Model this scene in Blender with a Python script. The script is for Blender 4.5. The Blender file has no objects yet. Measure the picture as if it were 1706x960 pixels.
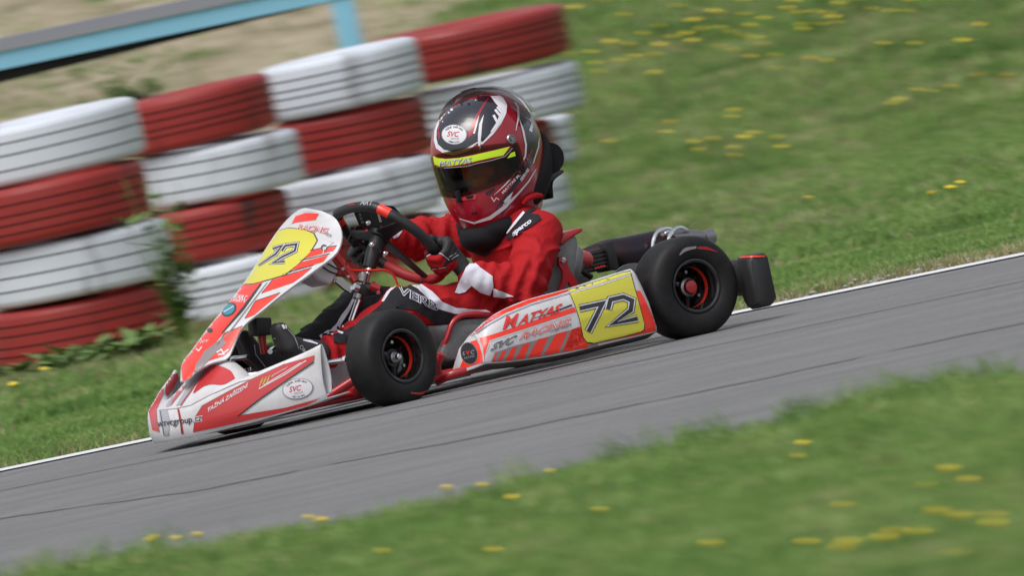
import bpy, bmesh, math, random
import numpy as np
from mathutils import Vector, Matrix
from mathutils.bvhtree import BVHTree
from mathutils.geometry import tessellate_polygon
random.seed(7); rng = np.random.default_rng(7)
R = math.radians
scene = bpy.context.scene
col = scene.collection

# ------------------------------------------------------------------ camera
FPX = 36600.0; CX, CY = 853.0, 480.0
CAM_H = 1.35; CAM_D = 60.0
PITCH = math.asin((CAM_H - 137/610)/60); ROLL = R(12.1)
CL = Vector((0, -CAM_D, CAM_H))
FWD = Vector((0, math.cos(PITCH), -math.sin(PITCH)))
_r0 = Vector((1, 0, 0)); _u0 = _r0.cross(FWD)
CR = _r0*math.cos(ROLL) - _u0*math.sin(ROLL)
CU = _r0*math.sin(ROLL) + _u0*math.cos(ROLL)
cd = bpy.data.cameras.new('camera'); cam = bpy.data.objects.new('camera', cd); col.objects.link(cam)
cam.matrix_world = Matrix(((CR.x, CU.x, -FWD.x, CL.x), (CR.y, CU.y, -FWD.y, CL.y), (CR.z, CU.z, -FWD.z, CL.z), (0, 0, 0, 1)))
cd.sensor_width = 36; cd.lens = FPX*36/1706; cd.clip_start = 1; cd.clip_end = 3000
cd.dof.use_dof = True; cd.dof.focus_distance = 59.5; cd.dof.aperture_fstop = 23.0; cd.dof.aperture_ratio = 0.2
scene.camera = cam

# ------------------------------------------------------------------ light (overcast)
SUN_EL, SUN_AZ = R(62), R(215)
w = bpy.data.worlds.new('World'); scene.world = w; w.use_nodes = True
nt = w.node_tree; bg = nt.nodes['Background']
sk = nt.nodes.new('ShaderNodeTexSky'); sk.sky_type = 'NISHITA'; sk.sun_disc = False
sk.sun_elevation = SUN_EL; sk.sun_rotation = SUN_AZ; sk.air_density = 1.0; sk.dust_density = 4.0
hs = nt.nodes.new('ShaderNodeHueSaturation'); hs.inputs['Saturation'].default_value = 0.33
nt.links.new(sk.outputs[0], hs.inputs['Color']); nt.links.new(hs.outputs[0], bg.inputs['Color'])
bg.inputs['Strength'].default_value = 0.122
sl = bpy.data.lights.new('sun', 'SUN'); sl.energy = 1.05; sl.angle = R(34); sl.color = (1, .975, .94)
so = bpy.data.objects.new('sun', sl); col.objects.link(so)
sd = Vector((math.sin(SUN_AZ)*math.cos(SUN_EL), math.cos(SUN_AZ)*math.cos(SUN_EL), math.sin(SUN_EL)))
so.rotation_euler = sd.to_track_quat('Z', 'Y').to_euler(); so.location = (0, 0, 20)
vs = scene.view_settings; vs.view_transform = 'Standard'; vs.look = 'None'; vs.gamma = 1; vs.use_curve_mapping = False
vs.exposure = 0.46

# ------------------------------------------------------------------ mapping helpers
TH = R(31)
KO = Vector((-.17, -.43, 0)); KF = Vector((-math.cos(TH), -math.sin(TH), 0)); KL = Vector((math.sin(TH), -math.cos(TH), 0))
KROT = math.pi + TH
def ray(x, y): return (FWD*FPX + CR*(x-CX) + CU*(CY-y)).normalized()
def G(x, y, z=0.0):
    d = ray(x, y); return CL + d*((z-CL.z)/d.z)
def AY(x, y, Y):
    d = ray(x, y); return CL + d*((Y-CL.y)/d.y)
def loc(p):
    p = p-KO; return Vector((p.dot(KF), p.dot(KL), p.z))
CLOC = loc(CL)
def lray(x, y):
    d = ray(x, y); return Vector((d.dot(KF), d.dot(KL), d.z))
def K(x, y, Y):
    d = lray(x, y); return CLOC + d*((Y-CLOC.y)/d.y)

# ------------------------------------------------------------------ materials
MATS = {}
def mat(name, c, rough=.5, metal=0, coat=0, bump=0, bscale=200, var=0, vscale=8, dirt=None, spec=.5, trans=0, coatr=.08):
    if name in MATS: return MATS[name]
    m = bpy.data.materials.new(name); m.use_nodes = True; n = m.node_tree; b = n.nodes['Principled BSDF']
    b.inputs['Roughness'].default_value = rough; b.inputs['Metallic'].default_value = metal
    b.inputs['Coat Weight'].default_value = coat; b.inputs['Coat Roughness'].default_value = coatr
    b.inputs['Specular IOR Level'].default_value = spec; b.inputs['Transmission Weight'].default_value = trans
    b.inputs['Base Color'].default_value = (*c, 1)
    tc = n.nodes.new('ShaderNodeTexCoord')
    if var or dirt:
        no = n.nodes.new('ShaderNodeTexNoise'); no.inputs['Scale'].default_value = vscale; no.inputs['Detail'].default_value = 6; no.inputs['Roughness'].default_value = .65
        n.links.new(tc.outputs['Object'], no.inputs['Vector'])
        rp = n.nodes.new('ShaderNodeValToRGB'); rp.color_ramp.elements[0].position = .35; rp.color_ramp.elements[1].position = .68
        d = dirt if dirt else tuple(x*(1-var) for x in c)
        rp.color_ramp.elements[0].color = (*c, 1); rp.color_ramp.elements[1].color = (*[c[i]*(1-var)+d[i]*var for i in range(3)], 1)
        n.links.new(no.outputs[0], rp.inputs[0]); n.links.new(rp.outputs[0], b.inputs['Base Color'])
        mr = n.nodes.new('ShaderNodeMapRange'); mr.inputs['To Min'].default_value = max(0, rough-.08); mr.inputs['To Max'].default_value = min(1, rough+.15)
        n.links.new(no.outputs[0], mr.inputs[0]); n.links.new(mr.outputs[0], b.inputs['Roughness'])
    if bump:
        nb = n.nodes.new('ShaderNodeTexNoise'); nb.inputs['Scale'].default_value = bscale; nb.inputs['Detail'].default_value = 3
        n.links.new(tc.outputs['Object'], nb.inputs['Vector'])
        bp = n.nodes.new('ShaderNodeBump'); bp.inputs['Strength'].default_value = bump; bp.inputs['Distance'].default_value = .004
        n.links.new(nb.outputs[0], bp.inputs['Height']); n.links.new(bp.outputs[0], b.inputs['Normal'])
    MATS[name] = m; return m
def build_mats():
    mat('white_plastic', (.60, .60, .63), .40, coat=.2, var=.42, vscale=14, dirt=(.42, .38, .34))
    mat('red_sticker', (.85, .035, .015), .34, coat=.35, var=.18, vscale=16)
    mat('dark_red_sticker', (.50, .028, .030), .36, coat=.35, var=.25, vscale=16)
    mat('yellow_sticker', (.60, .56, .055), .4, coat=.3, var=.12, vscale=12)
    mat('white_sticker', (.64, .64, .67), .38, coat=.2)
    mat('black_sticker', (.022, .022, .026), .4, coat=.3)
    mat('grey_sticker', (.24, .20, .21), .4, coat=.3)
    mat('silver_sticker', (.42, .42, .45), .35, metal=.3, coat=.3)
    mat('gold_sticker', (.45, .36, .08), .4)
    mat('blue_sticker', (.03, .22, .30), .4)
    mat('red_paint', (.42, .012, .018), .28, coat=.6, var=.25, vscale=20)
    mat('dull_red', (.36, .012, .018), .55, bump=.15, bscale=300)
    mat('black_plastic', (.012, .012, .014), .45, bump=.1, bscale=250, var=.3, dirt=(.05, .045, .04))
    mat('black_rubber', (.0075, .0075, .009), .56, bump=.12, bscale=70, var=.8, vscale=30, dirt=(.018, .0175, .017), spec=.30)
    mat('gloss_black', (.008, .008, .009), .15, coat=.5)
    mat('chrome', (.75, .76, .78), .16, metal=1)
    mat('steel', (.33, .32, .33), .34, metal=1, var=.3, vscale=40)
    mat('dark_steel', (.10, .095, .10), .42, metal=.9, var=.4, vscale=15, dirt=(.18, .10, .07))
    mat('pipe_steel', (.05, .045, .06), .33, metal=.95, var=.8, vscale=7, dirt=(.10, .055, .04))
    mat('seat_grey', (.15, .155, .155), .45, bump=.35, bscale=400, var=.35, vscale=60, dirt=(.28, .28, .28))
    mat('suit_red', (.38, .008, .012), .78, bump=.5, bscale=45, var=.22, vscale=10, spec=.25)
    mat('suit_white', (.68, .67, .76), .8, bump=.25, bscale=60, spec=.25, var=.15)
    mat('suit_black', (.016, .016, .020), .8, bump=.3, bscale=60, spec=.3)
    mat('glove_black', (.015, .015, .018), .65, bump=.3, bscale=220)
    mat('boot_black', (.020, .020, .022), .6, bump=.3, bscale=180, var=.4, dirt=(.05, .045, .04))
    mat('foam_black', (.010, .010, .012), .85, bump=.25, bscale=250, spec=.25)
    mat('helmet_red', (.30, .004, .016), .3, metal=.1, coat=.8, coatr=.12)
    mat('helmet_black', (.008, .009, .018), .25, coat=.8, coatr=.12)
    mat('helmet_white', (.70, .69, .72), .3, coat=.7)
    mat('neon', (.62, .90, .02), .35, coat=.5)
    mat('skin', (.50, .23, .12), .5)
    mat('eye_white', (.6, .55, .5), .3); mat('eye_dark', (.03, .02, .015), .2)
    mat('underside', (.16, .14, .125), .7, var=.6, vscale=20, dirt=(.07, .06, .055))
    mat('tyre_white', (.66, .69, .75), .42, bump=.25, bscale=60, var=.42, vscale=7, dirt=(.33, .33, .35), coat=.15)
    mat('tyre_red', (.37, .022, .016), .5, bump=.25, bscale=60, var=.5, vscale=6, dirt=(.10, .014, .014), coat=.1)
    mat('groove', (.07, .055, .055), .8)
    mat('blue_steel', (.22, .50, .66), .5, var=.2, vscale=10)
    mat('grey_steel', (.25, .26, .30), .5, var=.2, vscale=10)
    mat('line_paint', (.70, .71, .74), .6, var=.25, vscale=30, dirt=(.35, .34, .33))
    mat('dandelion', (.72, .56, .05), .7, spec=.2); mat('stem', (.10, .20, .03), .6)
    mat('leaf', (.12, .21, .05), .6, var=.4)
    mat('stone', (.30, .28, .25), .85, var=.4, vscale=20)
build_mats()
def wall_paint(name, c, d1, d2):
    # brushed paint with sun-bleached and rubbed vertical patches round the tread
    m = MATS[name]; n = m.node_tree; b = n.nodes['Principled BSDF']; tc = n.nodes.new('ShaderNodeTexCoord'); mp = n.nodes.new('ShaderNodeMapping'); mp.inputs['Scale'].default_value = (4.2, 4.2, .9)
    oi = n.nodes.new('ShaderNodeObjectInfo'); ad = n.nodes.new('ShaderNodeVectorMath'); ad.operation = 'ADD'; n.links.new(tc.outputs['Object'], ad.inputs[0]); n.links.new(oi.outputs['Random'], ad.inputs[1])
    n.links.new(ad.outputs[0], mp.inputs[0]); a = n.nodes.new('ShaderNodeTexNoise'); a.inputs['Scale'].default_value = 1; a.inputs['Detail'].default_value = 8; a.inputs['Roughness'].default_value = .7; n.links.new(mp.outputs[0], a.inputs[0])
    r = n.nodes.new('ShaderNodeValToRGB'); e = r.color_ramp.elements; e[0].position = .34; e[0].color = (*d1, 1); e[1].position = .70; e[1].color = (*d2, 1)
    for p, q in ((.42, c), (.58, c), (.66, [x*.82 for x in c])): k = e.new(p); k.color = (*q, 1)
    n.links.new(a.outputs[0], r.inputs[0]); n.links.new(r.outputs[0], b.inputs['Base Color'])
wall_paint('tyre_white', (.60, .64, .71), (.30, .31, .34), (.34, .33, .33)); wall_paint('tyre_red', (.27, .017, .014), (.12, .010, .010), (.05, .018, .018))
def visor_mat():
    m = bpy.data.materials.new('visor'); m.use_nodes = True; n = m.node_tree
    for x in list(n.nodes):
        if x.type != 'OUTPUT_MATERIAL': n.nodes.remove(x)
    o = [x for x in n.nodes if x.type == 'OUTPUT_MATERIAL'][0]
    t = n.nodes.new('ShaderNodeBsdfTransparent'); t.inputs[0].default_value = (.50, .35, .15, 1)
    g = n.nodes.new('ShaderNodeBsdfGlossy'); g.inputs['Roughness'].default_value = .14
    f = n.nodes.new('ShaderNodeFresnel'); f.inputs[0].default_value = 1.5
    mx = n.nodes.new('ShaderNodeMixShader'); n.links.new(f.outputs[0], mx.inputs[0]); n.links.new(t.outputs[0], mx.inputs[1]); n.links.new(g.outputs[0], mx.inputs[2])
    n.links.new(mx.outputs[0], o.inputs[0]); MATS['visor'] = m
    m2 = m.copy(); m2.name = 'clear_plastic'
    for x in m2.node_tree.nodes:
        if x.type == 'BSDF_TRANSPARENT': x.inputs[0].default_value = (.86, .86, .88, 1)
    MATS['clear_plastic'] = m2
visor_mat()

# ------------------------------------------------------------------ object helpers
def tag(o, label=None, cat=None, group=None, kind=None):
    if label: o['label'] = label
    if cat: o['category'] = cat
    if group: o['group'] = group
    if kind: o['kind'] = kind
    return o
def empty(name, location=(0, 0, 0), rz=0.0, **kw):
    o = bpy.data.objects.new(name, None); col.objects.link(o); o.location = location; o.rotation_euler = (0, 0, rz)
    o.empty_display_size = .1
    return tag(o, **kw)
class MB:
    def __init__(s): s.v = []; s.f = []; s.m = []; s.mats = []; s.flat = set()
    def mi(s, name):
        if name not in s.mats: s.mats.append(name)
        return s.mats.index(name)
    def add(s, verts, faces, m):
        b = len(s.v); i = s.mi(m)
        s.v += [tuple(p) for p in verts]; s.f += [tuple(b+q for q in f) for f in faces]; s.m += [i]*len(faces)
        return s
    def grid(s, rows, m, closed_u=False, closed_v=False, cap=False):
        nr, nc = len(rows), len(rows[0]); vs = [p for r in rows for p in r]; fs = []
        for i in range(nr if closed_v else nr-1):
            for j in range(nc if closed_u else nc-1):
                a = i*nc+j; b = i*nc+(j+1) % nc; c = ((i+1) % nr)*nc+(j+1) % nc; d = ((i+1) % nr)*nc+j
                fs.append((a, b, c, d))
        if cap: fs.append(tuple(range(nc-1, -1, -1))); fs.append(tuple((nr-1)*nc+j for j in range(nc)))
        return s.add(vs, fs, m)
    def tube(s, pts, r, m, n=14, smooth=0, cap=True, closed=False):
        pts = [Vector(p) for p in pts]
        rs = list(r) if hasattr(r, '__len__') else [r]*len(pts)
        if smooth:
            q = spl([list(p)+[rr] for p, rr in zip(pts, rs)], smooth, closed); pts = [Vector(x[:3]) for x in q]; rs = [x[3] for x in q]
        rows = []; N = len(pts); up = None
        for i, p in enumerate(pts):
            a = pts[(i-1) % N] if (closed or i > 0) else p; b = pts[(i+1) % N] if (closed or i < N-1) else p
            t = (b-a).normalized()
            if up is None:
                up = Vector((0, 0, 1)) if abs(t.z) < .9 else Vector((0, 1, 0))
            x = t.cross(up).normalized(); up = x.cross(t).normalized()
            rows.append([p + x*(math.cos(2*math.pi*j/n)*rs[i]) + up*(math.sin(2*math.pi*j/n)*rs[i]) for j in range(n)])
        return s.grid(rows, m, closed_u=True, closed_v=closed, cap=cap and not closed)
    def lathe(s, prof, o, ax, m, n=48, closed=False):   # prof (r, h[, mat])
        o = Vector(o); ax = Vector(ax).normalized(); t = Vector((0, 0, 1)) if abs(ax.z) < .9 else Vector((1, 0, 0))
        x = ax.cross(t).normalized(); y = ax.cross(x)
        rows = [[o+ax*p[1]+(x*math.cos(2*math.pi*j/n)+y*math.sin(2*math.pi*j/n))*p[0] for j in range(n)] for p in prof]
        if len(prof[0]) > 2:
            for i in range(len(prof)-1): s.grid([rows[i], rows[i+1]], prof[i][2], closed_u=True)
            return s
        return s.grid(rows, m, closed_u=True, closed_v=closed)
    def box(s, c, d, m, rot=None, bev=.15):
        c = Vector(c); bm = bmesh.new(); bmesh.ops.create_cube(bm, size=1)
        for v in bm.verts: v.co = Vector((v.co.x*d[0], v.co.y*d[1], v.co.z*d[2]))
        if bev: bmesh.ops.bevel(bm, geom=list(bm.edges), offset=min(d)*bev, segments=2, affect='EDGES', profile=.5)
        Mx = rot if rot is not None else Matrix.Identity(3)
        vs = [Mx @ v.co + c for v in bm.verts]; bm.verts.index_update()
        s.add(vs, [[v.index for v in f.verts] for f in bm.faces], m); bm.free(); return s
    def prism(s, poly, a, b, m, bev=0):   # poly = list of 3D points, extruded by vector a->b
        n = len(poly); A = [Vector(p)+Vector(a) for p in poly]; B = [Vector(p)+Vector(b) for p in poly]
        return s.add(A+B, [tuple(range(n-1, -1, -1)), tuple(range(n, 2*n))]+[(i, (i+1) % n, n+(i+1) % n, n+i) for i in range(n)], m)
    def build(s, name, parent=None, off=(0, 0, 0), angle=35, weld=False):
        me = bpy.data.meshes.new(name); me.from_pydata(s.v, [], s.f)
        for x in s.mats: me.materials.append(MATS[x])
        me.polygons.foreach_set('material_index', s.m)
        if weld:
            bm = bmesh.new(); bm.from_mesh(me); bmesh.ops.remove_doubles(bm, verts=bm.verts, dist=weld); bm.to_mesh(me); bm.free()
        me.validate(); me.shade_smooth()
        if angle: me.set_sharp_from_angle(angle=R(angle))
        o = bpy.data.objects.new(name, me); col.objects.link(o)
        if parent: o.parent = parent; o.location = Vector((0, 0, 0))-Vector(off)
        return o
def spl(P, n, closed=False):
    P = [np.array(p, float) for p in P]; N = len(P); out = []
    for i in range(N if closed else N-1):
        p0 = P[(i-1) % N] if (closed or i > 0) else 2*P[0]-P[1]; p1 = P[i]; p2 = P[(i+1) % N]
        p3 = P[(i+2) % N] if (closed or i < N-2) else 2*P[-1]-P[-2]
        for k in range(n):
            t = k/n; out.append(.5*((2*p1)+(-p0+p2)*t+(2*p0-5*p1+4*p2-p3)*t*t+(-p0+3*p1-3*p2+p3)*t**3))
    if not closed: out.append(P[-1])
    return out
def fix_normals(o):
    bm = bmesh.new(); bm.from_mesh(o.data); bmesh.ops.recalc_face_normals(bm, faces=bm.faces); bm.to_mesh(bm and o.data); bm.free()
def baked(o, mods):
    """apply modifiers given as (type, {props})"""
    for t, pr in mods:
        md = o.modifiers.new(t, t)
        for k, v in pr.items(): setattr(md, k, v)
    dg = bpy.context.evaluated_depsgraph_get(); dg.update()
    me = bpy.data.meshes.new_from_object(o.evaluated_get(dg)); o.modifiers.clear(); old = o.data; o.data = me
    bpy.data.meshes.remove(old); return o

# ------------------------------------------------------------------ decals: printed shapes laid onto a part's own surface, joined into its mesh
def Z(ox, oy, s): return lambda pts: [(ox+x/s, oy+y/s) for x, y in pts]
class Print:
    def __init__(s, o): s.o = o; me = o.data; s.bvh = BVHTree.FromPolygons([v.co.copy() for v in me.vertices], [tuple(p.vertices) for p in me.polygons]); s.mb = MB(); s.k = 1
    def raw(s, v2, faces, m, off, cell=7, flip=False):
        bm = bmesh.new(); vs = [bm.verts.new((x, y, 0)) for x, y in v2]
        for f in faces:
            try: bm.faces.new([vs[i] for i in f])
            except Exception: pass
        xs = [p[0] for p in v2]; ys = [p[1] for p in v2]
        for axis, lo, hi in ((0, min(xs), max(xs)), (1, min(ys), max(ys))):
            c = math.floor(lo/cell)*cell+cell
            while c < hi:
                co = (c, 0, 0) if axis == 0 else (0, c, 0); no = (1, 0, 0) if axis == 0 else (0, 1, 0)
                bmesh.ops.bisect_plane(bm, geom=list(bm.verts)+list(bm.edges)+list(bm.faces), dist=1e-5, plane_co=co, plane_no=no); c += cell
        bm.verts.index_update(); P = []; ok = []
        for v in bm.verts:
            d = lray(v.co.x, v.co.y); h, nrm, idx, dist = s.bvh.ray_cast(CLOC, d)
            if h is None: P.append((0, 0, 0)); ok.append(False); continue
            if nrm.dot(d) > 0: nrm = -nrm
            ok.append(abs(nrm.dot(d)) > .05); P.append(tuple(h+(nrm*.45-d*.55).normalized()*off))
        fs = []
        for f in bm.faces:
            ids = [v.index for v in f.verts]
            if not all(ok[i] for i in ids): continue
            q = [Vector(P[i]) for i in ids]
            if max((q[i]-q[0]).length for i in range(len(q))) > cell*.0017*6+.03: continue
            n_ = (q[1]-q[0]).cross(q[2]-q[0])
            if n_.dot(q[0]-CLOC) > 0: ids = ids[::-1]
            fs.append(ids)
        bm.free(); s.mb.add(P, fs, m)
    def off(s, l): return .0010+.00045*l
    def poly(s, pts, m, l=1, cell=4, smooth=0):
        if smooth: pts = [tuple(p) for p in spl(pts, smooth, True)]
        t = tessellate_polygon([[Vector((x, y, 0)) for x, y in pts]]); s.raw(pts, t, m, s.off(l), cell)
    def stroke(s, pts, wd, m, l=1, cell=4, closed=False, smooth=0):
        if smooth: pts = [tuple(p) for p in spl(pts, smooth, closed)]
        P = [Vector(p) for p in pts]; N = len(P); v = []; f = []
        ws = wd if hasattr(wd, '__len__') else [wd]*N
        if len(ws) != N: ws = list(np.interp(np.linspace(0, 1, N), np.linspace(0, 1, len(ws)), ws))
        for i in range(N):
            a = P[(i-1) % N] if (closed or i) else None; b = P[(i+1) % N] if (closed or i < N-1) else None
            d1 = (P[i]-a).normalized() if a is not None else None; d2 = (b-P[i]).normalized() if b is not None else None
            if d1 is None: d1 = d2
            if d2 is None: d2 = d1
            n1 = Vector((-d1.y, d1.x)); n2 = Vector((-d2.y, d2.x)); mm = (n1+n2)
            if mm.length < .2: mm = n1
            mm.normalize(); k = 1/max(.45, mm.dot(n1)); w2 = ws[i]/2
            v += [tuple(P[i]+mm*w2*k), tuple(P[i]-mm*w2*k)]
        for i in range(N if closed else N-1):
            j = (i+1) % N; f.append((2*i, 2*i+1, 2*j+1, 2*j))
        s.raw(v, f, m, s.off(l), cell)
    def text(s, t, o, ex, ey, m, l=2, cell=8, shear=0., bold=0., space=1.):
        v, f = text_mesh(t, shear, bold, space)
        s.raw([(o[0]+x*ex[0]+y*ey[0], o[1]+x*ex[1]+y*ey[1]) for x, y in v], f, m, s.off(l), cell)
    def arctext(s, t, c, rx, ry, ang0, ang1, m, size, l=2, tilt=0.):
        """letters one by one along an ellipse; angles in degrees, 90 = top"""
        n = len(t)
        for i, ch in enumerate(t):
            if ch == ' ': continue
            a = R(ang0+(ang1-ang0)*(i+.5)/n); x = rx*math.cos(a); y = -ry*math.sin(a)
            tx, ty = rx*math.sin(a), ry*math.cos(a)
            if ang1 > ang0: tx, ty = -tx, -ty
            L = math.hypot(tx, ty); ex = (tx/L*size, ty/L*size); ey = (ex[1], -ex[0])
            ct, st = math.cos(tilt), math.sin(tilt); rot = lambda p: (p[0]*ct-p[1]*st, p[0]*st+p[1]*ct)
            p = rot((x, y)); ex = rot(ex); ey = rot(ey)
            s.text(ch, (c[0]+p[0]-ex[0]*.3-ey[0]*.35, c[1]+p[1]-ex[1]*.3-ey[1]*.35), ex, ey, m, l, 20, 0, .02)
    def done(s):
        me = s.o.data; mb = s.mb
        bm = bmesh.new(); bm.from_mesh(me); base = {m.name: i for i, m in enumerate(me.materials)}
        remap = []
        for x in mb.mats:
            n_ = MATS[x].name
            if n_ not in base: me.materials.append(MATS[x]); base[n_] = len(me.materials)-1
            remap.append(base[n_])
        vs = [bm.verts.new(p) for p in mb.v]
        for f, mi in zip(mb.f, mb.m):
            try: fc = bm.faces.new([vs[i] for i in f]); fc.material_index = remap[mi]; fc.smooth = True
            except Exception: pass
        bm.to_mesh(me); bm.free()
_tc = {}
def text_mesh(t, shear, bold, space):
    k = (t, shear, bold, space)
    if k not in _tc:
        cu = bpy.data.curves.new('t', 'FONT'); cu.body = t; cu.size = 1; cu.shear = shear; cu.offset = bold; cu.space_character = space; cu.resolution_u = 3
        ob = bpy.data.objects.new('t', cu); col.objects.link(ob); dg = bpy.context.evaluated_depsgraph_get(); dg.update()
        me = bpy.data.meshes.new_from_object(ob.evaluated_get(dg)); me.calc_loop_triangles()
        _tc[k] = ([(v.co.x, v.co.y) for v in me.vertices], [tuple(q.vertices) for q in me.loop_triangles])
        bpy.data.objects.remove(ob); bpy.data.curves.remove(cu); bpy.data.meshes.remove(me)
    return _tc[k]
# ------------------------------------------------------------------ setting
def hz(x, y):
    x = np.asarray(x, float); y = np.asarray(y, float)
    t = np.clip(y-23.5, 0, 45); z = np.where(t < 3, t*t*.5*.135/3, .135*(t-1.5))
    z = z + .03*np.sin(x*1.3+y*.4)*np.clip((y-3)/6, 0, 1)*np.clip((y-3)/10, 0, 1)
    z = z - .03*np.clip((y-8)/6, 0, 1)*np.clip((24-y)/6, 0, 1)*0
    return z
def ground_mat(kind):
    m = bpy.data.materials.new(kind); m.use_nodes = True; n = m.node_tree; b = n.nodes['Principled BSDF']; L = n.links.new
    b.inputs['Roughness'].default_value = .9; b.inputs['Specular IOR Level'].default_value = .2
    geo = n.nodes.new('ShaderNodeNewGeometry')
    def noise(sc, det=5, vec=None, ro=.6):
        x = n.nodes.new('ShaderNodeTexNoise'); x.inputs['Scale'].default_value = sc; x.inputs['Detail'].default_value = det; x.inputs['Roughness'].default_value = ro
        L(vec if vec is not None else geo.outputs['Position'], x.inputs['Vector']); return x.outputs[0]
    def ramp(src, stops):
        r = n.nodes.new('ShaderNodeValToRGB'); e = r.color_ramp.elements
        while len(e) > 1: e.remove(e[-1])
        e[0].position = stops[0][0]; e[0].color = (*stops[0][1], 1)
        for p, c in stops[1:]: q = e.new(p); q.color = (*c, 1)
        L(src, r.inputs[0]); return r.outputs[0]
    def mix(f, a, c, t='MIX'):
        x = n.nodes.new('ShaderNodeMix'); x.data_type = 'RGBA'; x.blend_type = t
        if isinstance(f, float): x.inputs[0].default_value = f
        else: L(f, x.inputs[0])
        L(a, x.inputs[6]); L(c, x.inputs[7]); return x.outputs[2]
    if kind == 'asphalt':
        mp = n.nodes.new('ShaderNodeMapping'); mp.inputs['Scale'].default_value = (.5, .8, 1); mp.inputs['Rotation'].default_value = (0, 0, R(2)); L(geo.outputs['Position'], mp.inputs[0])
        base = ramp(noise(420, 2), [(.3, (.075, .075, .078)), (.5, (.145, .145, .149)), (.72, (.30, .30, .305))])
        big = ramp(noise(3.2, 6, mp.outputs[0]), [(.3, (.80, .80, .80)), (.7, (1.16, 1.15, 1.13))])
        c = mix(1.0, base, big, 'MULTIPLY')
        vo = n.nodes.new('ShaderNodeTexVoronoi'); vo.inputs['Scale'].default_value = 130; L(geo.outputs['Position'], vo.inputs['Vector'])
        sp = ramp(vo.outputs['Distance'], [(0, (1, 1, 1)), (.16, (1, 1, 1)), (.22, (0, 0, 0))]); sel = ramp(noise(90, 1), [(.54, (0, 0, 0)), (.58, (1, 1, 1))])
        f = mix(1.0, sp, sel, 'MULTIPLY'); lt = n.nodes.new('ShaderNodeRGB'); lt.outputs[0].default_value = (.44, .44, .45, 1)
        c = mix(f, c, lt.outputs[0])
        L(c, b.inputs['Base Color']); b.inputs['Roughness'].default_value = .72; b.inputs['Specular IOR Level'].default_value = .35
        bp = n.nodes.new('ShaderNodeBump'); bp.inputs['Strength'].default_value = .5; bp.inputs['Distance'].default_value = .004; L(noise(260, 3), bp.inputs['Height']); L(bp.outputs[0], b.inputs['Normal'])
    else:
        grass = ramp(noise(3.0, 8), [(.3, (.07, .11, .03)), (.5, (.12, .155, .05)), (.7, (.22, .20, .09))])
        dirt = ramp(noise(4.5, 9, None, .7), [(.32, (.16, .14, .085)), (.5, (.33, .28, .19)), (.66, (.42, .36, .27)), (.8, (.25, .24, .12))])
        at = n.nodes.new('ShaderNodeAttribute'); at.attribute_name = 'dirt'
        no = noise(2.4, 7); ma = n.nodes.new('ShaderNodeMath'); ma.operation = 'MULTIPLY_ADD'; L(no, ma.inputs[0]); ma.inputs[1].default_value = 2.2; ma.inputs[2].default_value = -1.12
        ad = n.nodes.new('ShaderNodeMath'); ad.operation = 'ADD'; L(ma.outputs[0], ad.inputs[0]); L(at.outputs['Fac'], ad.inputs[1])
        f = ramp(ad.outputs[0], [(.38, (0, 0, 0)), (.6, (1, 1, 1))])
        L(mix(f, grass, dirt), b.inputs['Base Color'])
        bp = n.nodes.new('ShaderNodeBump'); bp.inputs['Strength'].default_value = .8; bp.inputs['Distance'].default_value = .03; L(noise(40, 6), bp.inputs['Height']); L(bp.outputs[0], b.inputs['Normal'])
    MATS[kind] = m
ground_mat('asphalt'); ground_mat('soil')
def sm(x, a, b): t = np.clip((x-a)/(b-a), 0, 1); return t*t*(3-2*t)
line = [G(x, y) for x, y in ((0, 788), (270, 732), (740, 630), (1230, 524), (1706, 427))]
edge = [G(x, y) for x, y in ((20, 962), (70, 935), (253, 897), (469, 862), (610, 839), (800, 797), (1034, 744), (1257, 690), (1400, 655), (1597, 615), (1706, 598))]
LX = np.array([p.x for p in line]); LY = np.array([p.y for p in line]); LC = np.polyfit(LX, LY, 1)
EX = np.array([p.x for p in edge]); EY = np.array([p.y for p in edge]); EC = np.polyfit(EX, EY, 1)
def line_y(x):
    x = np.asarray(x, float); y = np.interp(x, LX, LY)
    return np.where(x < LX[0], LY[0]+(x-LX[0])*LC[0], np.where(x > LX[-1], LY[-1]+(x-LX[-1])*LC[0], y))
def edge_y(x):
    x = np.asarray(x, float); y = np.interp(x, EX, EY)
    return np.where(x < EX[0], EY[0]+(x-EX[0])*EC[0], np.where(x > EX[-1], EY[-1]+(x-EX[-1])*EC[0], y))
def dirtf(x, y):
    x = np.asarray(x, float); y = np.asarray(y, float)
    a = .80*sm(y, 22, 25)*(1-sm(x, -.5, .9+(y-28)*0.0))                       # bare bank behind the tyres
    b = .55*sm(y, 9, 14)*(1-sm(y, 21, 24))*(1-sm(x, -.1, .8))              # worn strip at the tyre wall
    v = line_y(x)
    c = .95*(1-sm(y-v, .25, 1.5))*sm(x, .5, 1.0) + .45*(1-sm(y-v, .2, 1.2))*(1-sm(x, .5, 1.0))
    return np.clip(np.maximum(np.maximum(a, b), c), 0, 1)
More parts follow.
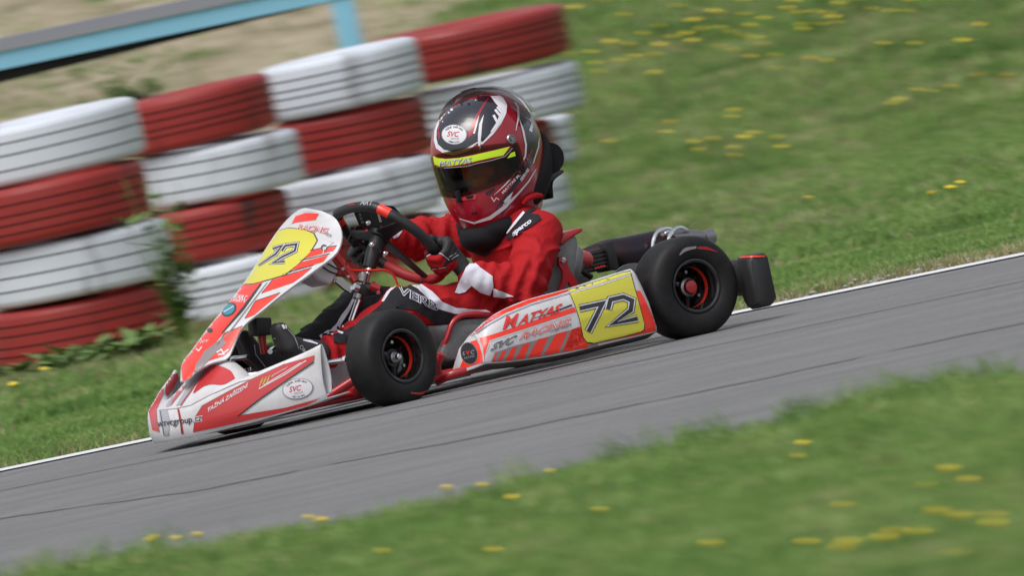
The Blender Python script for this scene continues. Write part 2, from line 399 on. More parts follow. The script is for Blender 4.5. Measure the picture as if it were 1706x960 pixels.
def sheet(name, xs, ys, zf, m, kind, attr=None, lab=None):
    X, Y = np.meshgrid(xs, ys); Zz = zf(X, Y); nx, ny = len(xs), len(ys)
    V = np.stack([X, Y, Zz], -1).reshape(-1, 3); I = np.arange(nx*ny).reshape(ny, nx)
    F = np.stack([I[:-1, :-1], I[:-1, 1:], I[1:, 1:], I[1:, :-1]], -1).reshape(-1, 4)
    me = bpy.data.meshes.new(name); me.from_pydata(V.tolist(), [], F.tolist()); me.materials.append(MATS[m]); me.shade_smooth()
    if attr is not None:
        a = me.attributes.new('dirt', 'FLOAT', 'POINT'); a.data.foreach_set('value', attr(X, Y).ravel().astype(np.float32))
    o = bpy.data.objects.new(name, me); col.objects.link(o); tag(o, kind=kind, label=lab); return o
xs = np.unique(np.concatenate([-np.geomspace(6, 1500, 30), np.arange(-6, 8, .2), np.geomspace(8, 1500, 30)]))
ys = np.unique(np.concatenate([-np.geomspace(26, 900, 20), np.arange(-26, 0, 1.), np.arange(0, 44, .35), np.geomspace(44, 2500, 40)]))
sheet('ground', xs, ys, hz, 'soil', 'structure', dirtf, 'earth and thin turf on both sides of the track')
# road surface and painted edge line as sheets above the ground
def strip(name, xs, lo, hi, z, m, n=1, **kw):
    v = []; f = []
    for x in xs:
        a, b = float(lo(x)), float(hi(x))
        for k in range(n+1): v.append((x, a+(b-a)*k/n, z))
    for i in range(len(xs)-1):
        for k in range(n): q = i*(n+1)+k; f.append((q, q+n+1, q+n+2, q+1))
    me = bpy.data.meshes.new(name); me.from_pydata(v, [], f); me.materials.append(MATS[m]); o = bpy.data.objects.new(name, me); col.objects.link(o); tag(o, kind='structure', **kw)
rx = np.unique(np.concatenate([np.linspace(-60, -3, 20), np.arange(-3, 3, .1), np.linspace(3, 60, 20)]))
wob = lambda x: .10*math.sin(x*7)+.07*math.sin(x*17+1)
strip('road', rx, lambda x: edge_y(x)+wob(x)-1.95, lambda x: line_y(x)+.06, .004, 'asphalt', label='grey asphalt race track')
strip('edge_line', rx, lambda x: line_y(x)-.17, lambda x: line_y(x)+.14, .008, 'line_paint', label='white painted line along the far edge of the track')
tp = [G(x, y) for x, y in ((0, 715), (380, 640), (800, 730), (900, 712), (1060, 679), (1240, 641), (1340, 618))]
sx = [p.x for p in (G(0, 868), G(330, 820), G(800, 730), G(1060, 678), G(1240, 640), G(1500, 585), G(1706, 540))]; sy = [p.y for p in (G(0, 868), G(330, 820), G(800, 730), G(1060, 678), G(1240, 640), G(1500, 585), G(1706, 540))]
mat('seam_tar', (.118, .118, .122), .75, var=.85, vscale=5, dirt=(.15, .15, .155))
mat('tyre_mark', (.134, .134, .138), .75, var=.9, vscale=2.5, dirt=(.155, .155, .16))
def ext(a, b):
    k0 = (b[1]-b[0])/(a[1]-a[0]); k1 = (b[-1]-b[0])/(a[-1]-a[0]); return [a[0]-14]+list(a)+[a[-1]+14], [b[0]-14*k1]+list(b)+[b[-1]+14*k1]
sx, sy = ext(sx, sy)
strip('tar_seam', np.arange(sx[0], sx[-1], .05), lambda x: np.interp(x, sx, sy)-.06+.05*math.sin(x*9)+.03*math.sin(x*31), lambda x: np.interp(x, sx, sy)+.06+.06*math.sin(x*13)+.03*math.sin(x*37), .0056, 'seam_tar', label='dark crack line along the asphalt')
for i, (pl, wd) in enumerate(((((0, 820), (600, 700), (1706, 470)), .10),)):
    q = [G(*p) for p in pl]; qx, qy = ext([p.x for p in q], [p.y for p in q])
    strip('skid_mark', np.arange(qx[0], qx[-1], .1), lambda x: np.interp(x, qx, qy)-wd, lambda x: np.interp(x, qx, qy)+wd, .0050, 'tyre_mark', label='faint dark skid mark on the asphalt')

# ---- grass blades (nobody could count them)
def blade_mat(name, stops):
    m = bpy.data.materials.new(name); m.use_nodes = True; n = m.node_tree; b = n.nodes['Principled BSDF']; L = n.links.new
    g = n.nodes.new('ShaderNodeNewGeometry'); r = n.nodes.new('ShaderNodeValToRGB'); e = r.color_ramp.elements
    e[0].position = stops[0][0]; e[0].color = (*stops[0][1], 1); e[1].position = stops[-1][0]; e[1].color = (*stops[-1][1], 1)
    for p, c in stops[1:-1]: q = e.new(p); q.color = (*c, 1)
    no = n.nodes.new('ShaderNodeTexNoise'); no.inputs['Scale'].default_value = 2.6; no.inputs['Detail'].default_value = 7; no.inputs['Roughness'].default_value = .62; L(g.outputs['Position'], no.inputs['Vector'])
    a = n.nodes.new('ShaderNodeMath'); a.operation = 'MULTIPLY_ADD'; L(g.outputs['Random Per Island'], a.inputs[0]); a.inputs[1].default_value = .45
    s2 = n.nodes.new('ShaderNodeMath'); s2.operation = 'MULTIPLY_ADD'; L(no.outputs[0], s2.inputs[0]); s2.inputs[1].default_value = 2.6; s2.inputs[2].default_value = -1.08
    L(s2.outputs[0], a.inputs[2]); L(a.outputs[0], r.inputs[0]); L(r.outputs[0], b.inputs['Base Color'])
    b.inputs['Roughness'].default_value = .6; b.inputs['Specular IOR Level'].default_value = .25
    tr = n.nodes.new('ShaderNodeBsdfTranslucent'); L(r.outputs[0], tr.inputs[0]); mx = n.nodes.new('ShaderNodeMixShader'); mx.inputs[0].default_value = .42
    L(b.outputs[0], mx.inputs[1]); L(tr.outputs[0], mx.inputs[2]); L(mx.outputs[0], n.nodes['Material Output'].inputs[0]); MATS[name] = m
blade_mat('grass_blades', [(0, (.095, .195, .048)), (.35, (.172, .300, .076)), (.62, (.255, .39, .11)), (.9, (.37, .45, .18)), (1, (.47, .43, .24))])
def blades(name, X, Y, Hh, Wd, lab, z0=None):
    N = len(X); a = rng.uniform(0, 2*np.pi, N); h = Hh*rng.uniform(.45, 1.25, N); lean = rng.uniform(.1, .9, N)*h; la = rng.uniform(0, 2*np.pi, N)
    Zb = hz(X, Y)-.004; d = np.stack([np.cos(a), np.sin(a)], -1)*(Wd*rng.uniform(.6, 1.3, N)/2)[:, None]; l = np.stack([np.cos(la), np.sin(la)], -1)*lean[:, None]
    B = np.stack([X, Y], -1)
    V = np.zeros((N, 5, 3), np.float32)
    V[:, 0, :2] = B-d; V[:, 1, :2] = B+d; V[:, 2, :2] = B+d*.8+l*.35; V[:, 3, :2] = B-d*.8+l*.35; V[:, 4, :2] = B+l
    V[:, 0, 2] = V[:, 1, 2] = Zb; V[:, 2, 2] = V[:, 3, 2] = Zb+h*.6; V[:, 4, 2] = Zb+h
    me = bpy.data.meshes.new(name); me.vertices.add(N*5); me.vertices.foreach_set('co', V.ravel())
    base = (np.arange(N)*5)[:, None]; loops = np.concatenate([base+np.array([0, 1, 2, 3]), base+np.array([3, 2, 4])], 1).ravel()
    me.loops.add(N*7); me.loops.foreach_set('vertex_index', loops.astype(np.int32))
    st = (np.arange(N)*7)[:, None]+np.array([0, 4]); me.polygons.add(N*2); me.polygons.foreach_set('loop_start', st.ravel().astype(np.int32))
    me.update(calc_edges=True); me.materials.append(MATS['grass_blades'])
    o = bpy.data.objects.new(name, me); col.objects.link(o); return tag(o, lab, 'grass', kind='stuff')
def clumpy(N, x0, x1, y0, y1, frac=.6, sig=.05):
    nc = max(1, N//40); cx = rng.uniform(x0, x1, nc); cy = rng.uniform(y0, y1, nc); k = int(N*frac); i = rng.integers(0, nc, k)
    X = np.concatenate([cx[i]+rng.normal(0, sig, k), rng.uniform(x0, x1, N-k)]); Y = np.concatenate([cy[i]+rng.normal(0, sig*2, k), rng.uniform(y0, y1, N-k)]); return X, Y
# near verge, in front of the track
X, Y = clumpy(230000, -3.0, 3.0, -24, -7.4)
e = edge_y(X)+.18*np.sin(X*3.1+.5)+.10*np.sin(X*9.7); keep = (Y < e-1.95+rng.normal(0, .20, len(X))); wv = (60+Y)*.0245+.9; cxx = .0+(-.02)*(Y)
keep &= np.abs(X) < 2.6
X, Y = X[keep], Y[keep]
blades('grass', X, Y, .05, .0075, 'lush green grass on the near verge in front of the track')
# tall tufts along the near edge
X, Y = clumpy(9000, -2.4, 2.4, -12, -7.6, .9, .03); e = edge_y(X)+.15*np.sin(X*3.1+.5); keep = (Y < e-1.8) & (Y > e-2.7); X, Y = X[keep], Y[keep]
T2 = blades('verge_tufts', X, Y, .085, .006, 'taller grass tufts at the near road edge')
# far verge and bank
X, Y = clumpy(430000, -4.2, 6.0, .9, 37, .6, .06); X3, Y3 = clumpy(160000, -2.6, 2.6, .9, 7, .5, .05); X = np.concatenate([X, X3]); Y = np.concatenate([Y, Y3])
v = line_y(X); dd = dirtf(X, Y); nz = .5+.5*np.sin(X*2.3+1.7*np.sin(Y*.9))*np.sin(Y*1.1+X); pr = np.clip(1-dd*1.15+.25*(nz-.5), .05, 1)
keep = (Y > v+.16+np.abs(rng.normal(0, .15, len(X)))) & (rng.uniform(0, 1, len(X)) < pr) & (X > -3.6-(Y*.02))
X, Y = X[keep], Y[keep]
blades('bank_grass', X, Y, np.where(Y < 6, .028, .050), np.where(Y < 6, .006, .011), 'green grass with dandelions behind the track rising to a bank')

# dry straw-coloured grass along the far edge
blade_mat('straw', [(0, (.20, .20, .085)), (.4, (.33, .30, .16)), (.7, (.46, .41, .25)), (1, (.55, .50, .34))])
X, Y = clumpy(60000, -2.4, 2.6, .5, 5, .6, .05); v = line_y(X); pr = np.where(X > .5, .9, np.where(X < -.5, .45, .18))*np.exp(-((Y-v)/1.3)**2)
keep = (Y > v+.15) & (rng.uniform(0, 1, len(X)) < pr); X, Y = X[keep], Y[keep]
so_ = blades('dry_grass', X, Y, .030, .006, 'dry straw coloured grass fringe along the white line'); so_.data.materials.clear(); so_.data.materials.append(MATS['straw'])
X, Y = clumpy(16000, -2.6, 2.6, -24, -9.5, .75, .10); keep = Y < edge_y(X)-2.2
so_ = blades('dry_stalks', X[keep], Y[keep], .045, .006, 'dry stalks among the near grass'); so_.data.materials.clear(); so_.data.materials.append(MATS['straw'])
X, Y = clumpy(42000, -2, 6, 6, 37, .85, .22); keep = (dirtf(X, Y) < .4)
so_ = blades('dry_stalks', X[keep], Y[keep], .045, .010, 'dry stalks among the grass of the far bank'); so_.data.materials.clear(); so_.data.materials.append(MATS['straw'])
X, Y = clumpy(9000, -4, 1.2, 9, 24, .8, .12); keep = (Y < 22) & (X > -2.4); X, Y = X[keep], Y[keep]
so_ = blades('dry_tufts', X, Y, .06, .012, 'dry tufts in the worn grass before the tyre wall'); so_.data.materials.clear(); so_.data.materials.append(MATS['straw'])
# ---- loose stones on the far right edge of the track
mb = MB()
for i in range(230):
    x = random.uniform(.55, 2.3); y = float(line_y(x))+.12+abs(random.gauss(0, .5)); r = random.uniform(.004, .014)
    bm = bmesh.new(); bmesh.ops.create_icosphere(bm, subdivisions=1, radius=r)
    vs_ = [(v_.co.x*random.uniform(.7, 1.5)+x, v_.co.y*random.uniform(.7, 1.4)+y, v_.co.z*.7+r*.5+.002) for v_ in bm.verts]
    mb.add(vs_, [[q.index for q in f.verts] for f in bm.faces], 'stone'); bm.free()
tag(mb.build('gravel'), 'pale loose gravel along the far edge line', 'gravel', kind='stuff')

# ---- dandelions: one flower built, the rest copied
def make_dandelion(name, s):
    mb = MB(); mb.tube([(0, 0, 0), (.003, 0, .03), (.001, .002, .055)], [.0016]*3, 'stem', n=5)
    mb.lathe([(0, .056), (.006, .054), (.016, .058), (.019, .063), (.013, .068), (.006, .071), (0, .072)], (0, 0, 0), (0, 0, 1), 'dandelion', n=12)
    for k in range(16):
        a = k*2*math.pi/16; c, s_ = math.cos(a), math.sin(a); mb.add([(c*.012-s_*.003, s_*.012+c*.003, .062), (c*.012+s_*.003, s_*.012-c*.003, .062), (c*.024, s_*.024, .066)], [(0, 1, 2)], 'dandelion')
    o = mb.build(name); o.scale = (s, s, s); return o
far_px = [(1500, 8), (1440, 18), (1520, 22), (1340, 58), (1395, 45), (1410, 30), (1425, 20), (1455, 36), (1490, 35), (1515, 36), (1200, 40), (1160, 55), (1170, 52), (1190, 40), (1240, 45), (1250, 68), (1280, 50), (1310, 42), (1335, 40), (1385, 38), (1370, 58), (1400, 52), (1360, 42), (1150, 78), (1120, 78), (1105, 92), (1070, 75), (1050, 95), (1030, 95), (960, 105), (985, 102), (1000, 120), (1060, 115), (1100, 110), (1160, 85), (1225, 72), (1240, 78), (1265, 82), (1300, 110), (1200, 95), (1250, 120), (1040, 125), (1000, 143), (1100, 140), (1300, 130), (1358, 118), (1385, 120), (1470, 95), (1530, 92), (1605, 97), (1635, 142), (1690, 145), (1550, 168), (1530, 172), (1594, 167), (1510, 185), (1490, 192), (1235, 205), (1225, 212), (1120, 228), (1112, 236), (1163, 256), (1195, 257), (1255, 245), (1240, 255), (1230, 265), (1305, 250), (1304, 268), (1170, 270), (1225, 280), (1018, 255), (1345, 352), (1560, 345), (1585, 340), (1600, 330), (965, 30), (1010, 18), (1090, 12), (1150, 8), (1200, 5), (1560, 10), (1640, 6), (1245, 18), (1275, 8), (1040, 45), (75, 640), (1350, 70), (1230, 100), (1275, 92), (1180, 68), (1210, 62), (1330, 22), (1130, 30), (1100, 60), (1640, 60), (30, 668)]
near_px = [(67, 912), (270, 902), (298, 877), (315, 914), (335, 910), (540, 909), (545, 810), (800, 783), (755, 818), (920, 796), (860, 868), (1000, 885), (830, 952), (640, 955), (1345, 772), (1337, 793), (1345, 942), (1600, 828), (1560, 838), (1612, 840), (1565, 905), (1498, 928), (1537, 935), (1620, 910), (1665, 926), (1495, 945), (1415, 880), (1420, 953), (1605, 955), (1440, 948), (1660, 900), (1190, 955)]
grp = {'far': ('small yellow dandelion growing in the grass bank beyond the track', 'dandelions on the far grass bank'), 'near': ('yellow dandelion growing in the near grass verge', 'dandelions in the near verge')}
def bank_point(x, y):
    lo, hi = 58., 110.; d = ray(x, y)
    for _ in range(40):
        t = (lo+hi)/2; p = CL+d*t
        if p.z > float(hz(p.x, p.y)): lo = t
        else: hi = t
    return CL+d*lo
proto = None
for kind, lst in (('far', far_px), ('near', near_px)):
    for x, y in lst:
        p = bank_point(x, y) if kind == 'far' else G(x, y)
        if kind == 'near' and p.y > edge_y(p.x): pass
        if proto is None: o = proto = make_dandelion('dandelion', 1)
        else: o = proto.copy(); col.objects.link(o)
        if kind == 'near' and p.y > edge_y(p.x)-2.0: p.y = float(edge_y(p.x))-2.05
        sc = random.uniform(.8, 1.15) if kind == 'far' else random.uniform(.75, 1.0)
        sc *= (.80 if kind == 'far' else .52); o.scale = (sc, sc, sc*random.uniform(.9, 1.3)*(1.0 if kind == 'far' else 1.5)); o.location = (p.x, p.y, float(hz(p.x, p.y))); o.rotation_euler = (random.uniform(-.3, .3), random.uniform(-.3, .3), random.uniform(0, 6))
        tag(o, grp[kind][0], 'dandelion', grp[kind][1])
# ------------------------------------------------------------------ tyre wall
def wall_tyre(D, wd, m, x, y, z, lab, grp_, tread=3):
    Ro = D/2; hw = wd/2-.004; prof = [(Ro*.56, -hw*.80), (Ro*.60, -hw*.90), (Ro*.72, -hw*1.0), (Ro*.88, -hw*1.0), (Ro*.945, -hw*.965), (Ro*.98, -hw*.88), (Ro*.995, -hw*.76)]
    tread = random.choice((3, 3, 4)); gs = (np.linspace(-.50, .50, tread)+random.uniform(-.10, .10)+np.array([random.uniform(-.05, .05) for _ in range(tread)]))*hw; g = .0034
    for q in gs: prof += [(Ro, q-g), (Ro-.009, q-g*.7), (Ro-.009, q+g*.7), (Ro, q+g)]
    prof += [(Ro*.995, hw*.76), (Ro*.98, hw*.88), (Ro*.945, hw*.965), (Ro*.88, hw), (Ro*.72, hw), (Ro*.60, hw*.9), (Ro*.56, hw*.80)]
    inner = [(Ro*.60, hw*.7), (Ro*.85, hw*.6), (Ro*.9, 0), (Ro*.85, -hw*.6), (Ro*.60, -hw*.7), (Ro*.56, -hw*.80)]
    P = [(r, h, 'groove' if r < Ro-.004 and abs(r-(Ro-.009)) < 1e-6 else m) for r, h in prof]+[(r, h, 'black_rubber') for r, h in inner]
    mb = MB(); mb.lathe(P, (0, 0, 0), (0, 0, 1), m, n=96)
    # shallow sipes cut across the tread ribs
    wd_ = wd; o = mb.build('painted_tyre', angle=50); o.location = (x, y, z)
    o.rotation_mode = 'ZYX'; o.rotation_euler = (R(random.uniform(.9, 2.6)), random.uniform(-.022, .022), 0); o.rotation_mode = 'XYZ'; o.data.transform(Matrix.Rotation(random.uniform(0, 6), 4, 'Z')); return tag(o, lab, 'tyre', grp_)
# each stack: depth, tyre diameter px, right silhouette px of each level (top to bottom) with its height on the image
stacks = [
    ('leftmost', 15.6, [(235, 215, .66, 'w'), (252, 318, .66, 'r'), (279, 416, .66, 'w'), (294, 510, .66, 'r')]),
    ('second', 17.6, [(458, 148, .565, 'r'), (500, 245, .565, 'w'), (488, 350, .56, 'r'), (542, 445, .565, 'w')]),
    ('third', 18.3, [(708, 112, .56, 'w'), (716, 208, .56, 'r'), (732, 303, .575, 'w'), (742, 400, .56, 'r')]),
    ('fourth', 22.4, [(943, 50, .78, 'r'), (965, 152, .66, 'w'), (925, 243, .66, 'r'), (957, 325, .66, 'w')]),
]
lv = ['topmost', 'second from the top', 'third from the top', 'lowest']
pitch = {'leftmost': .212, 'second': .205, 'third': .208, 'fourth': .1985}
for nm, dep, rows in stacks:
    for i, (px, py, D, c) in enumerate(rows):
        p = AY(px, py, dep); wd = pitch[nm]; x = p.x-D/2*1.0; z = (3-i+.5)*wd+.005+(.022 if nm == 'fourth' and i == 0 else 0); x += random.uniform(-.018, .018)
        wall_tyre(D*random.uniform(.985, 1.02), wd*random.uniform(.965, 1.0), 'tyre_white' if c == 'w' else 'tyre_red', x, dep+(.33 if D < .7 else .36)+random.uniform(-.05, .05), z,
                  '%s painted tyre, %s in the %s stack of the tyre wall' % ('white' if c == 'w' else 'red', lv[i], nm), 'painted tyres stacked as a wall')
# the stack glimpsed behind the driver's collar
for i, (px, py, c, lab) in enumerate(((958, 232, 'w', 'white painted tyre behind the driver helmet, upper one right of the fourth stack'),)):
    p = AY(px, py, 23.4); wall_tyre(.64, .196, 'tyre_white', p.x-.32, 23.75, 1.5*.196+.005+.196*0, lab, 'painted tyres stacked as a wall')
# ------------------------------------------------------------------ blue barrier
def wbox(mb, a, b, up, depth, m, m2=None):
    """beam from a to b (points on its front lower edge), height up, depth into the scene"""
    a, b = Vector(a), Vector(b); U = Vector((0, 0, up)); D = Vector((0, depth, 0))
    v = [a, b, b+U, a+U, a+D, b+D, b+U+D, a+U+D]
    mb.add(v, [(0, 1, 2, 3), (7, 6, 5, 4), (0, 4, 5, 1), (1, 5, 6, 2), (4, 0, 3, 7)], m); mb.add([v[2], v[3], v[7], v[6]], [(0, 1, 2, 3)], m2 or m)
DB = 21.2
bar = empty('barrier', tuple(AY(572, 95, DB)*1.0), label='pale blue steel barrier rail with grey top behind the tyre wall', cat='barrier')
bar.location.z = 0; bo = Vector(bar.location)
a = AY(0, 116, DB); b = AY(552, 1, DB); dr = (b-a)
mb = MB(); A = a-dr*1.2; B = b+dr*.05
wbox(mb, A, B, .068, .07, 'blue_steel', 'grey_steel'); r1 = mb.build('rail', bar, bo, angle=30)
mb = MB(); wbox(mb, A+Vector((0, -.012, .070)), B+Vector((0, -.012, .070)), .045, .62, 'grey_steel'); mb.build('top_plate', bar, bo, angle=30)
mb = MB(); n_ = Vector((0, .05, 0)); mb.prism([A+Vector((0, .04, 0)), B+Vector((0, .04, 0)), A+Vector((0, .04, -.10))], (0, 0, 0), (0, .02, 0), 'black_rubber'); mb.build('black_wedge', bar, bo, angle=30)  # thin black wedge below the rail, tapering to its right end
p = AY(575, 60, DB); mb = MB(); mb.box((p.x+.015, DB+.04, p.z*.5+.32), (.085, .07, p.z+.62), 'blue_steel', bev=.05); mb.build('post', bar, bo)
p2 = AY(-260, 160, DB); mb = MB(); mb.box((p2.x, DB+.04, .5), (.085, .07, 1.0), 'blue_steel', bev=.05); mb.build('post', bar, bo)
# ------------------------------------------------------------------ weeds
def weed(px, py, dep, h, n, lab, spread=.12, lw=.02):
    p = AY(px, py, dep); mb = MB()
    for k in range(n):
        a = random.uniform(0, 6.28); hh = h*random.uniform(.45, 1); lean = random.uniform(.05, spread)
        st = [(0, 0, 0), (lean*.4*math.cos(a), lean*.4*math.sin(a), hh*.5), (lean*math.cos(a), lean*math.sin(a), hh)]
        mb.tube(st, [.004, .003, .0015], 'stem', n=5)
        for q in range(9):
            t = random.uniform(.2, 1); b = Vector(st[1]).lerp(Vector(st[2]), (t-.5)*2) if t > .5 else Vector(st[0]).lerp(Vector(st[1]), t*2)
            c = random.uniform(0, 6.28); L = random.uniform(.05, .10); dr_ = Vector((math.cos(c), math.sin(c), random.uniform(-.1, .7))).normalized(); sd_ = dr_.cross(Vector((0, 0, 1))).normalized()*lw
            mb.add([b, b+dr_*L*.45+sd_, b+dr_*L, b+dr_*L*.45-sd_], [(0, 1, 2, 3)], 'leaf')
    o = mb.build('weed', angle=0); o.location = (p.x, p.y, float(hz(p.x, p.y))); return tag(o, lab, 'weed')
weed(300, 540, 15.2, .62, 16, 'tall leafy green weed in the gap between the leftmost and second tyre stacks', .12)
weed(225, 600, 13.2, .11, 26, 'low bushy weeds in front of the leftmost tyre stack', .28)
weed(120, 625, 13.0, .10, 20, 'broad low weed at the foot of the leftmost red tyre', .30)
weed(300, 128, 24.8, .12, 10, 'small green tuft on the bare bank above the red tyre', .10)
weed(505, 90, 26.0, .20, 14, 'small bush on the sandy bank left of the blue post', .14)
weed(200, 60, 30, .25, 18, 'scrubby bush on the sandy bank above the blue rail', .3)
weed(905, 895 if False else 470, 2.4, .03, 16, 'weed clump by the painted line behind the kart', .12, .012)
0 and weed(1440, 462, 1.2, .035, 44, 'dark green weed clump at the far edge line right of the kart', .13, .006)
weed(440, 560, 8.0, .06, 20, 'weed patch on the far verge seen past the kart nose', .2, .012)
# ------------------------------------------------------------------ the kart (frame: X forward, Y to its left, Z up; origin under its middle)
kart = empty('go_kart', tuple(KO), KROT, label='red and white racing go-kart number 72 driving on the asphalt track', cat='go-kart')
WBH, TR = .475, .43
def shade_part(o): return o
# ---- wheels
def kart_wheel(name, X, Y, r, wd, steer, side, front, lab=None):
    c = Vector((X, Y, r-.002)); ax = Vector((math.sin(-steer)*side, math.cos(steer)*side, 0)); ax = Vector((-math.sin(steer)*side, math.cos(steer)*side, 0)).normalized()
    h = wd/2; rr = .066
    mb = MB()
    mb.lathe([(rr+.003, h*.62), (rr+.006, h*.80), (rr+.014, h*.93), (r*.70, h*1.0), (r*.82, h*.99), (r*.90, h*.93), (r*.955, h*.82), (r*.985, h*.66), (r*.998, h*.40), (r, 0), (r*.998, -h*.40), (r*.985, -h*.66), (r*.955, -h*.82), (r*.90, -h*.93), (r*.80, -h*1.0), (rr+.014, -h*.93), (rr+.003, -h*.7)], c, ax, 'black_rubber', n=96)
    # worn print arcs on the sidewall
    t = Vector((0, 0, 1)); x_ = ax.cross(t).normalized()
    def arc(a0, a1, r0, r1, m, hh):
        rows = []
        for k in range(15):
            a = R(a0+(a1-a0)*k/14); q = x_*math.cos(a)+t*math.sin(a); rows.append([c+q*(r*r0)+ax*(hh[0]), c+q*(r*r1)+ax*(hh[1])])
        mb.grid(rows, m)
    tyre = None
    w0 = mb.build(name, kart, angle=60); tag(w0, lab)
    # rim
    mb = MB()
    mb.lathe([(rr+.008, h*.90), (rr+.0095, h*.86), (rr+.009, h*.80), (rr+.002, h*.74), (rr-.003, h*.72), (rr-.001, h*.86), (rr+.004, h*.91), (rr+.008, h*.90)], c, ax, 'gloss_black', n=64)
    mb.lathe([(rr-.002, h*.80), (rr-.009, h*.45), (rr-.010, h*.38)], c, ax, 'gloss_black', n=64)
    mb.lathe([(rr-.010, h*.38), (rr-.0105, h*.16)], c, ax, 'red_sticker', n=64)
    mb.lathe([(rr-.0105, h*.16), (rr-.013, -h*.25), (rr-.020, -h*.35), (.030, -h*.30), (.024, -h*.1), (.024, h*.12), (0, h*.12)], c, ax, 'gloss_black', n=64)
    rim = mb.build('rim', w0, angle=30)
    # hub and spokes
    mb = MB()
    if front:
        mb.lathe([(.016, h*.1), (.016, h*.30), (.013, h*.34), (.0085, h*.34)], c, ax, 'steel', n=24); mb.lathe([(.0085, h*.34), (.0085, h*.62), (.006, h*.66), (.003, h*.66), (.003, h*.6), (0, h*.6)], c, ax, 'chrome', n=24)
    else:
        mb.lathe([(.026, h*.1), (.026, h*.30), (.020, h*.36)], c, ax, 'steel', n=24); mb.lathe([(.0175, h*.36), (.0175, h*.50), (.013, h*.53), (0, h*.53)], c, ax, 'red_paint', n=24)
    for k in range(3):
        a = R(100+120*k); q = x_*math.cos(a)+t*math.sin(a)
        mb.lathe([(.0, h*.14), (.0045, h*.14), (.0045, h*.0), (.0, h*.0)][::-1], c+q*.042, ax, 'chrome' if front else 'steel', n=10)
        q2 = x_*math.cos(a+.9)+t*math.sin(a+.9)
        mb.tube([c+q2*.022+ax*h*.0, c+q2*.052-ax*h*.1], [.010, .008], 'gloss_black', n=10)
    mb.build('hub', w0, angle=30)
    if side > 0:
        pr = Print(w0)
        if front:
            pr.stroke([(714, 650), (722, 636), (728, 618)], [1.5, 3.5, 1.5], 'grey_sticker', 1, 4, smooth=4); pr.stroke([(684, 655), (700, 656), (712, 651)], [2, 4, 2], 'dark_red_sticker', 1, 4, smooth=4)
        else:
            pr.stroke([(1132, 425), (1142, 416), (1160, 412)], [2, 6, 4], 'grey_sticker', 1, 4, smooth=4); pr.stroke([(1162, 413), (1178, 414), (1195, 420)], [4, 5, 1], 'dull_red', 1, 4, smooth=4)
        pr.done()
    return w0
STEER = R(11)
kart_wheel('wheel', WBH, TR, .130, .108, STEER, 1, True)
kart_wheel('wheel', WBH, -TR, .130, .108, STEER, -1, True)
kart_wheel('wheel', -WBH, TR, .139, .135, 0, 1, False)
kart_wheel('wheel', -WBH, -TR, .139, .135, 0, -1, False)

# ---- chassis
mb = MB(); t = .014
for s in (1, -1):
    mb.tube([(.80, s*.10, .05), (.74, s*.20, .05), (.60, s*.26, .05), (.40, s*.27, .048), (.10, s*.20, .045), (-.2, s*.24, .045), (-.60, s*.27, .05)], t, 'red_paint', smooth=5)
    mb.tube([(.52, s*.27, .05), (.50, s*.345, .10)], .017, 'red_paint')
    mb.tube([(.50, s*.345, .06), (.47, s*.345, .155)], .015, 'red_paint')
    mb.tube([(.62, s*.26, .05), (.52, s*.34, .10)], .013, 'red_paint')
for a, b in (((.78, -.16, .05), (.78, .16, .05)), ((.10, -.20, .045), (.10, .20, .045)), ((-.24, -.24, .045), (-.24, .24, .045)), ((-.55, -.27, .05), (-.55, .27, .05))): mb.tube([a, b], .013, 'red_paint')
fr = mb.build('frame', kart)
mb = MB()
for s in (1,):   # side bumper bars
    mb.tube([K(728, 636, .38), K(760, 622, .43), K(860, 596, .43), K(1040, 560, .40)], .012, 'red_paint', smooth=4)
    mb.tube([K(736, 634, .30), K(728, 612, .33), K(735, 590, .35)], .011, 'red_paint', smooth=4)
mb.build('side_bar', kart)
mb = MB(); mb.tube([K(728, 636, .38)-Vector((0, .76, 0)), (.2, -.43, .05), (-.28, -.42, .05)], .012, 'red_paint', smooth=4); mb.build('side_bar', kart)
mb = MB(); mb.prism([(.84, .17, 0), (.60, .25, 0), (.25, .23, 0), (.10, .19, 0), (.10, -.19, 0), (.25, -.23, 0), (.60, -.25, 0), (.84, -.17, 0)], (0, 0, .028), (0, 0, .031), 'steel'); mb.build('floor_tray', kart)
# spindles, steering arms
for s in (1, -1):
    mb = MB(); mb.tube([(.475, s*.345, .13), (.475, s*.42, .13)], .012, 'steel'); mb.tube([(.475, s*.345, .075), (.475, s*.345, .17)], .017, 'chrome'); mb.box((.475, s*.345, .125), (.05, .03, .075), 'black_plastic'); mb.build('spindle', kart)
mb = MB()
mb.tube([K(530, 609, .22), K(548, 604, .27), K(578, 600, .33)], [.007, .006, .009], 'chrome', smooth=4); mb.lathe([(0, -.012), (.009, -.009), (.0125, 0), (.009, .009), (0, .012)], K(576, 600, .34), (0, 1, 0), 'chrome', n=16)
mb.tube([K(530, 609, .22), (.42, -.03, .14), (.45, -.30, .13)], .006, 'chrome')
mb.build('tie_rod', kart)
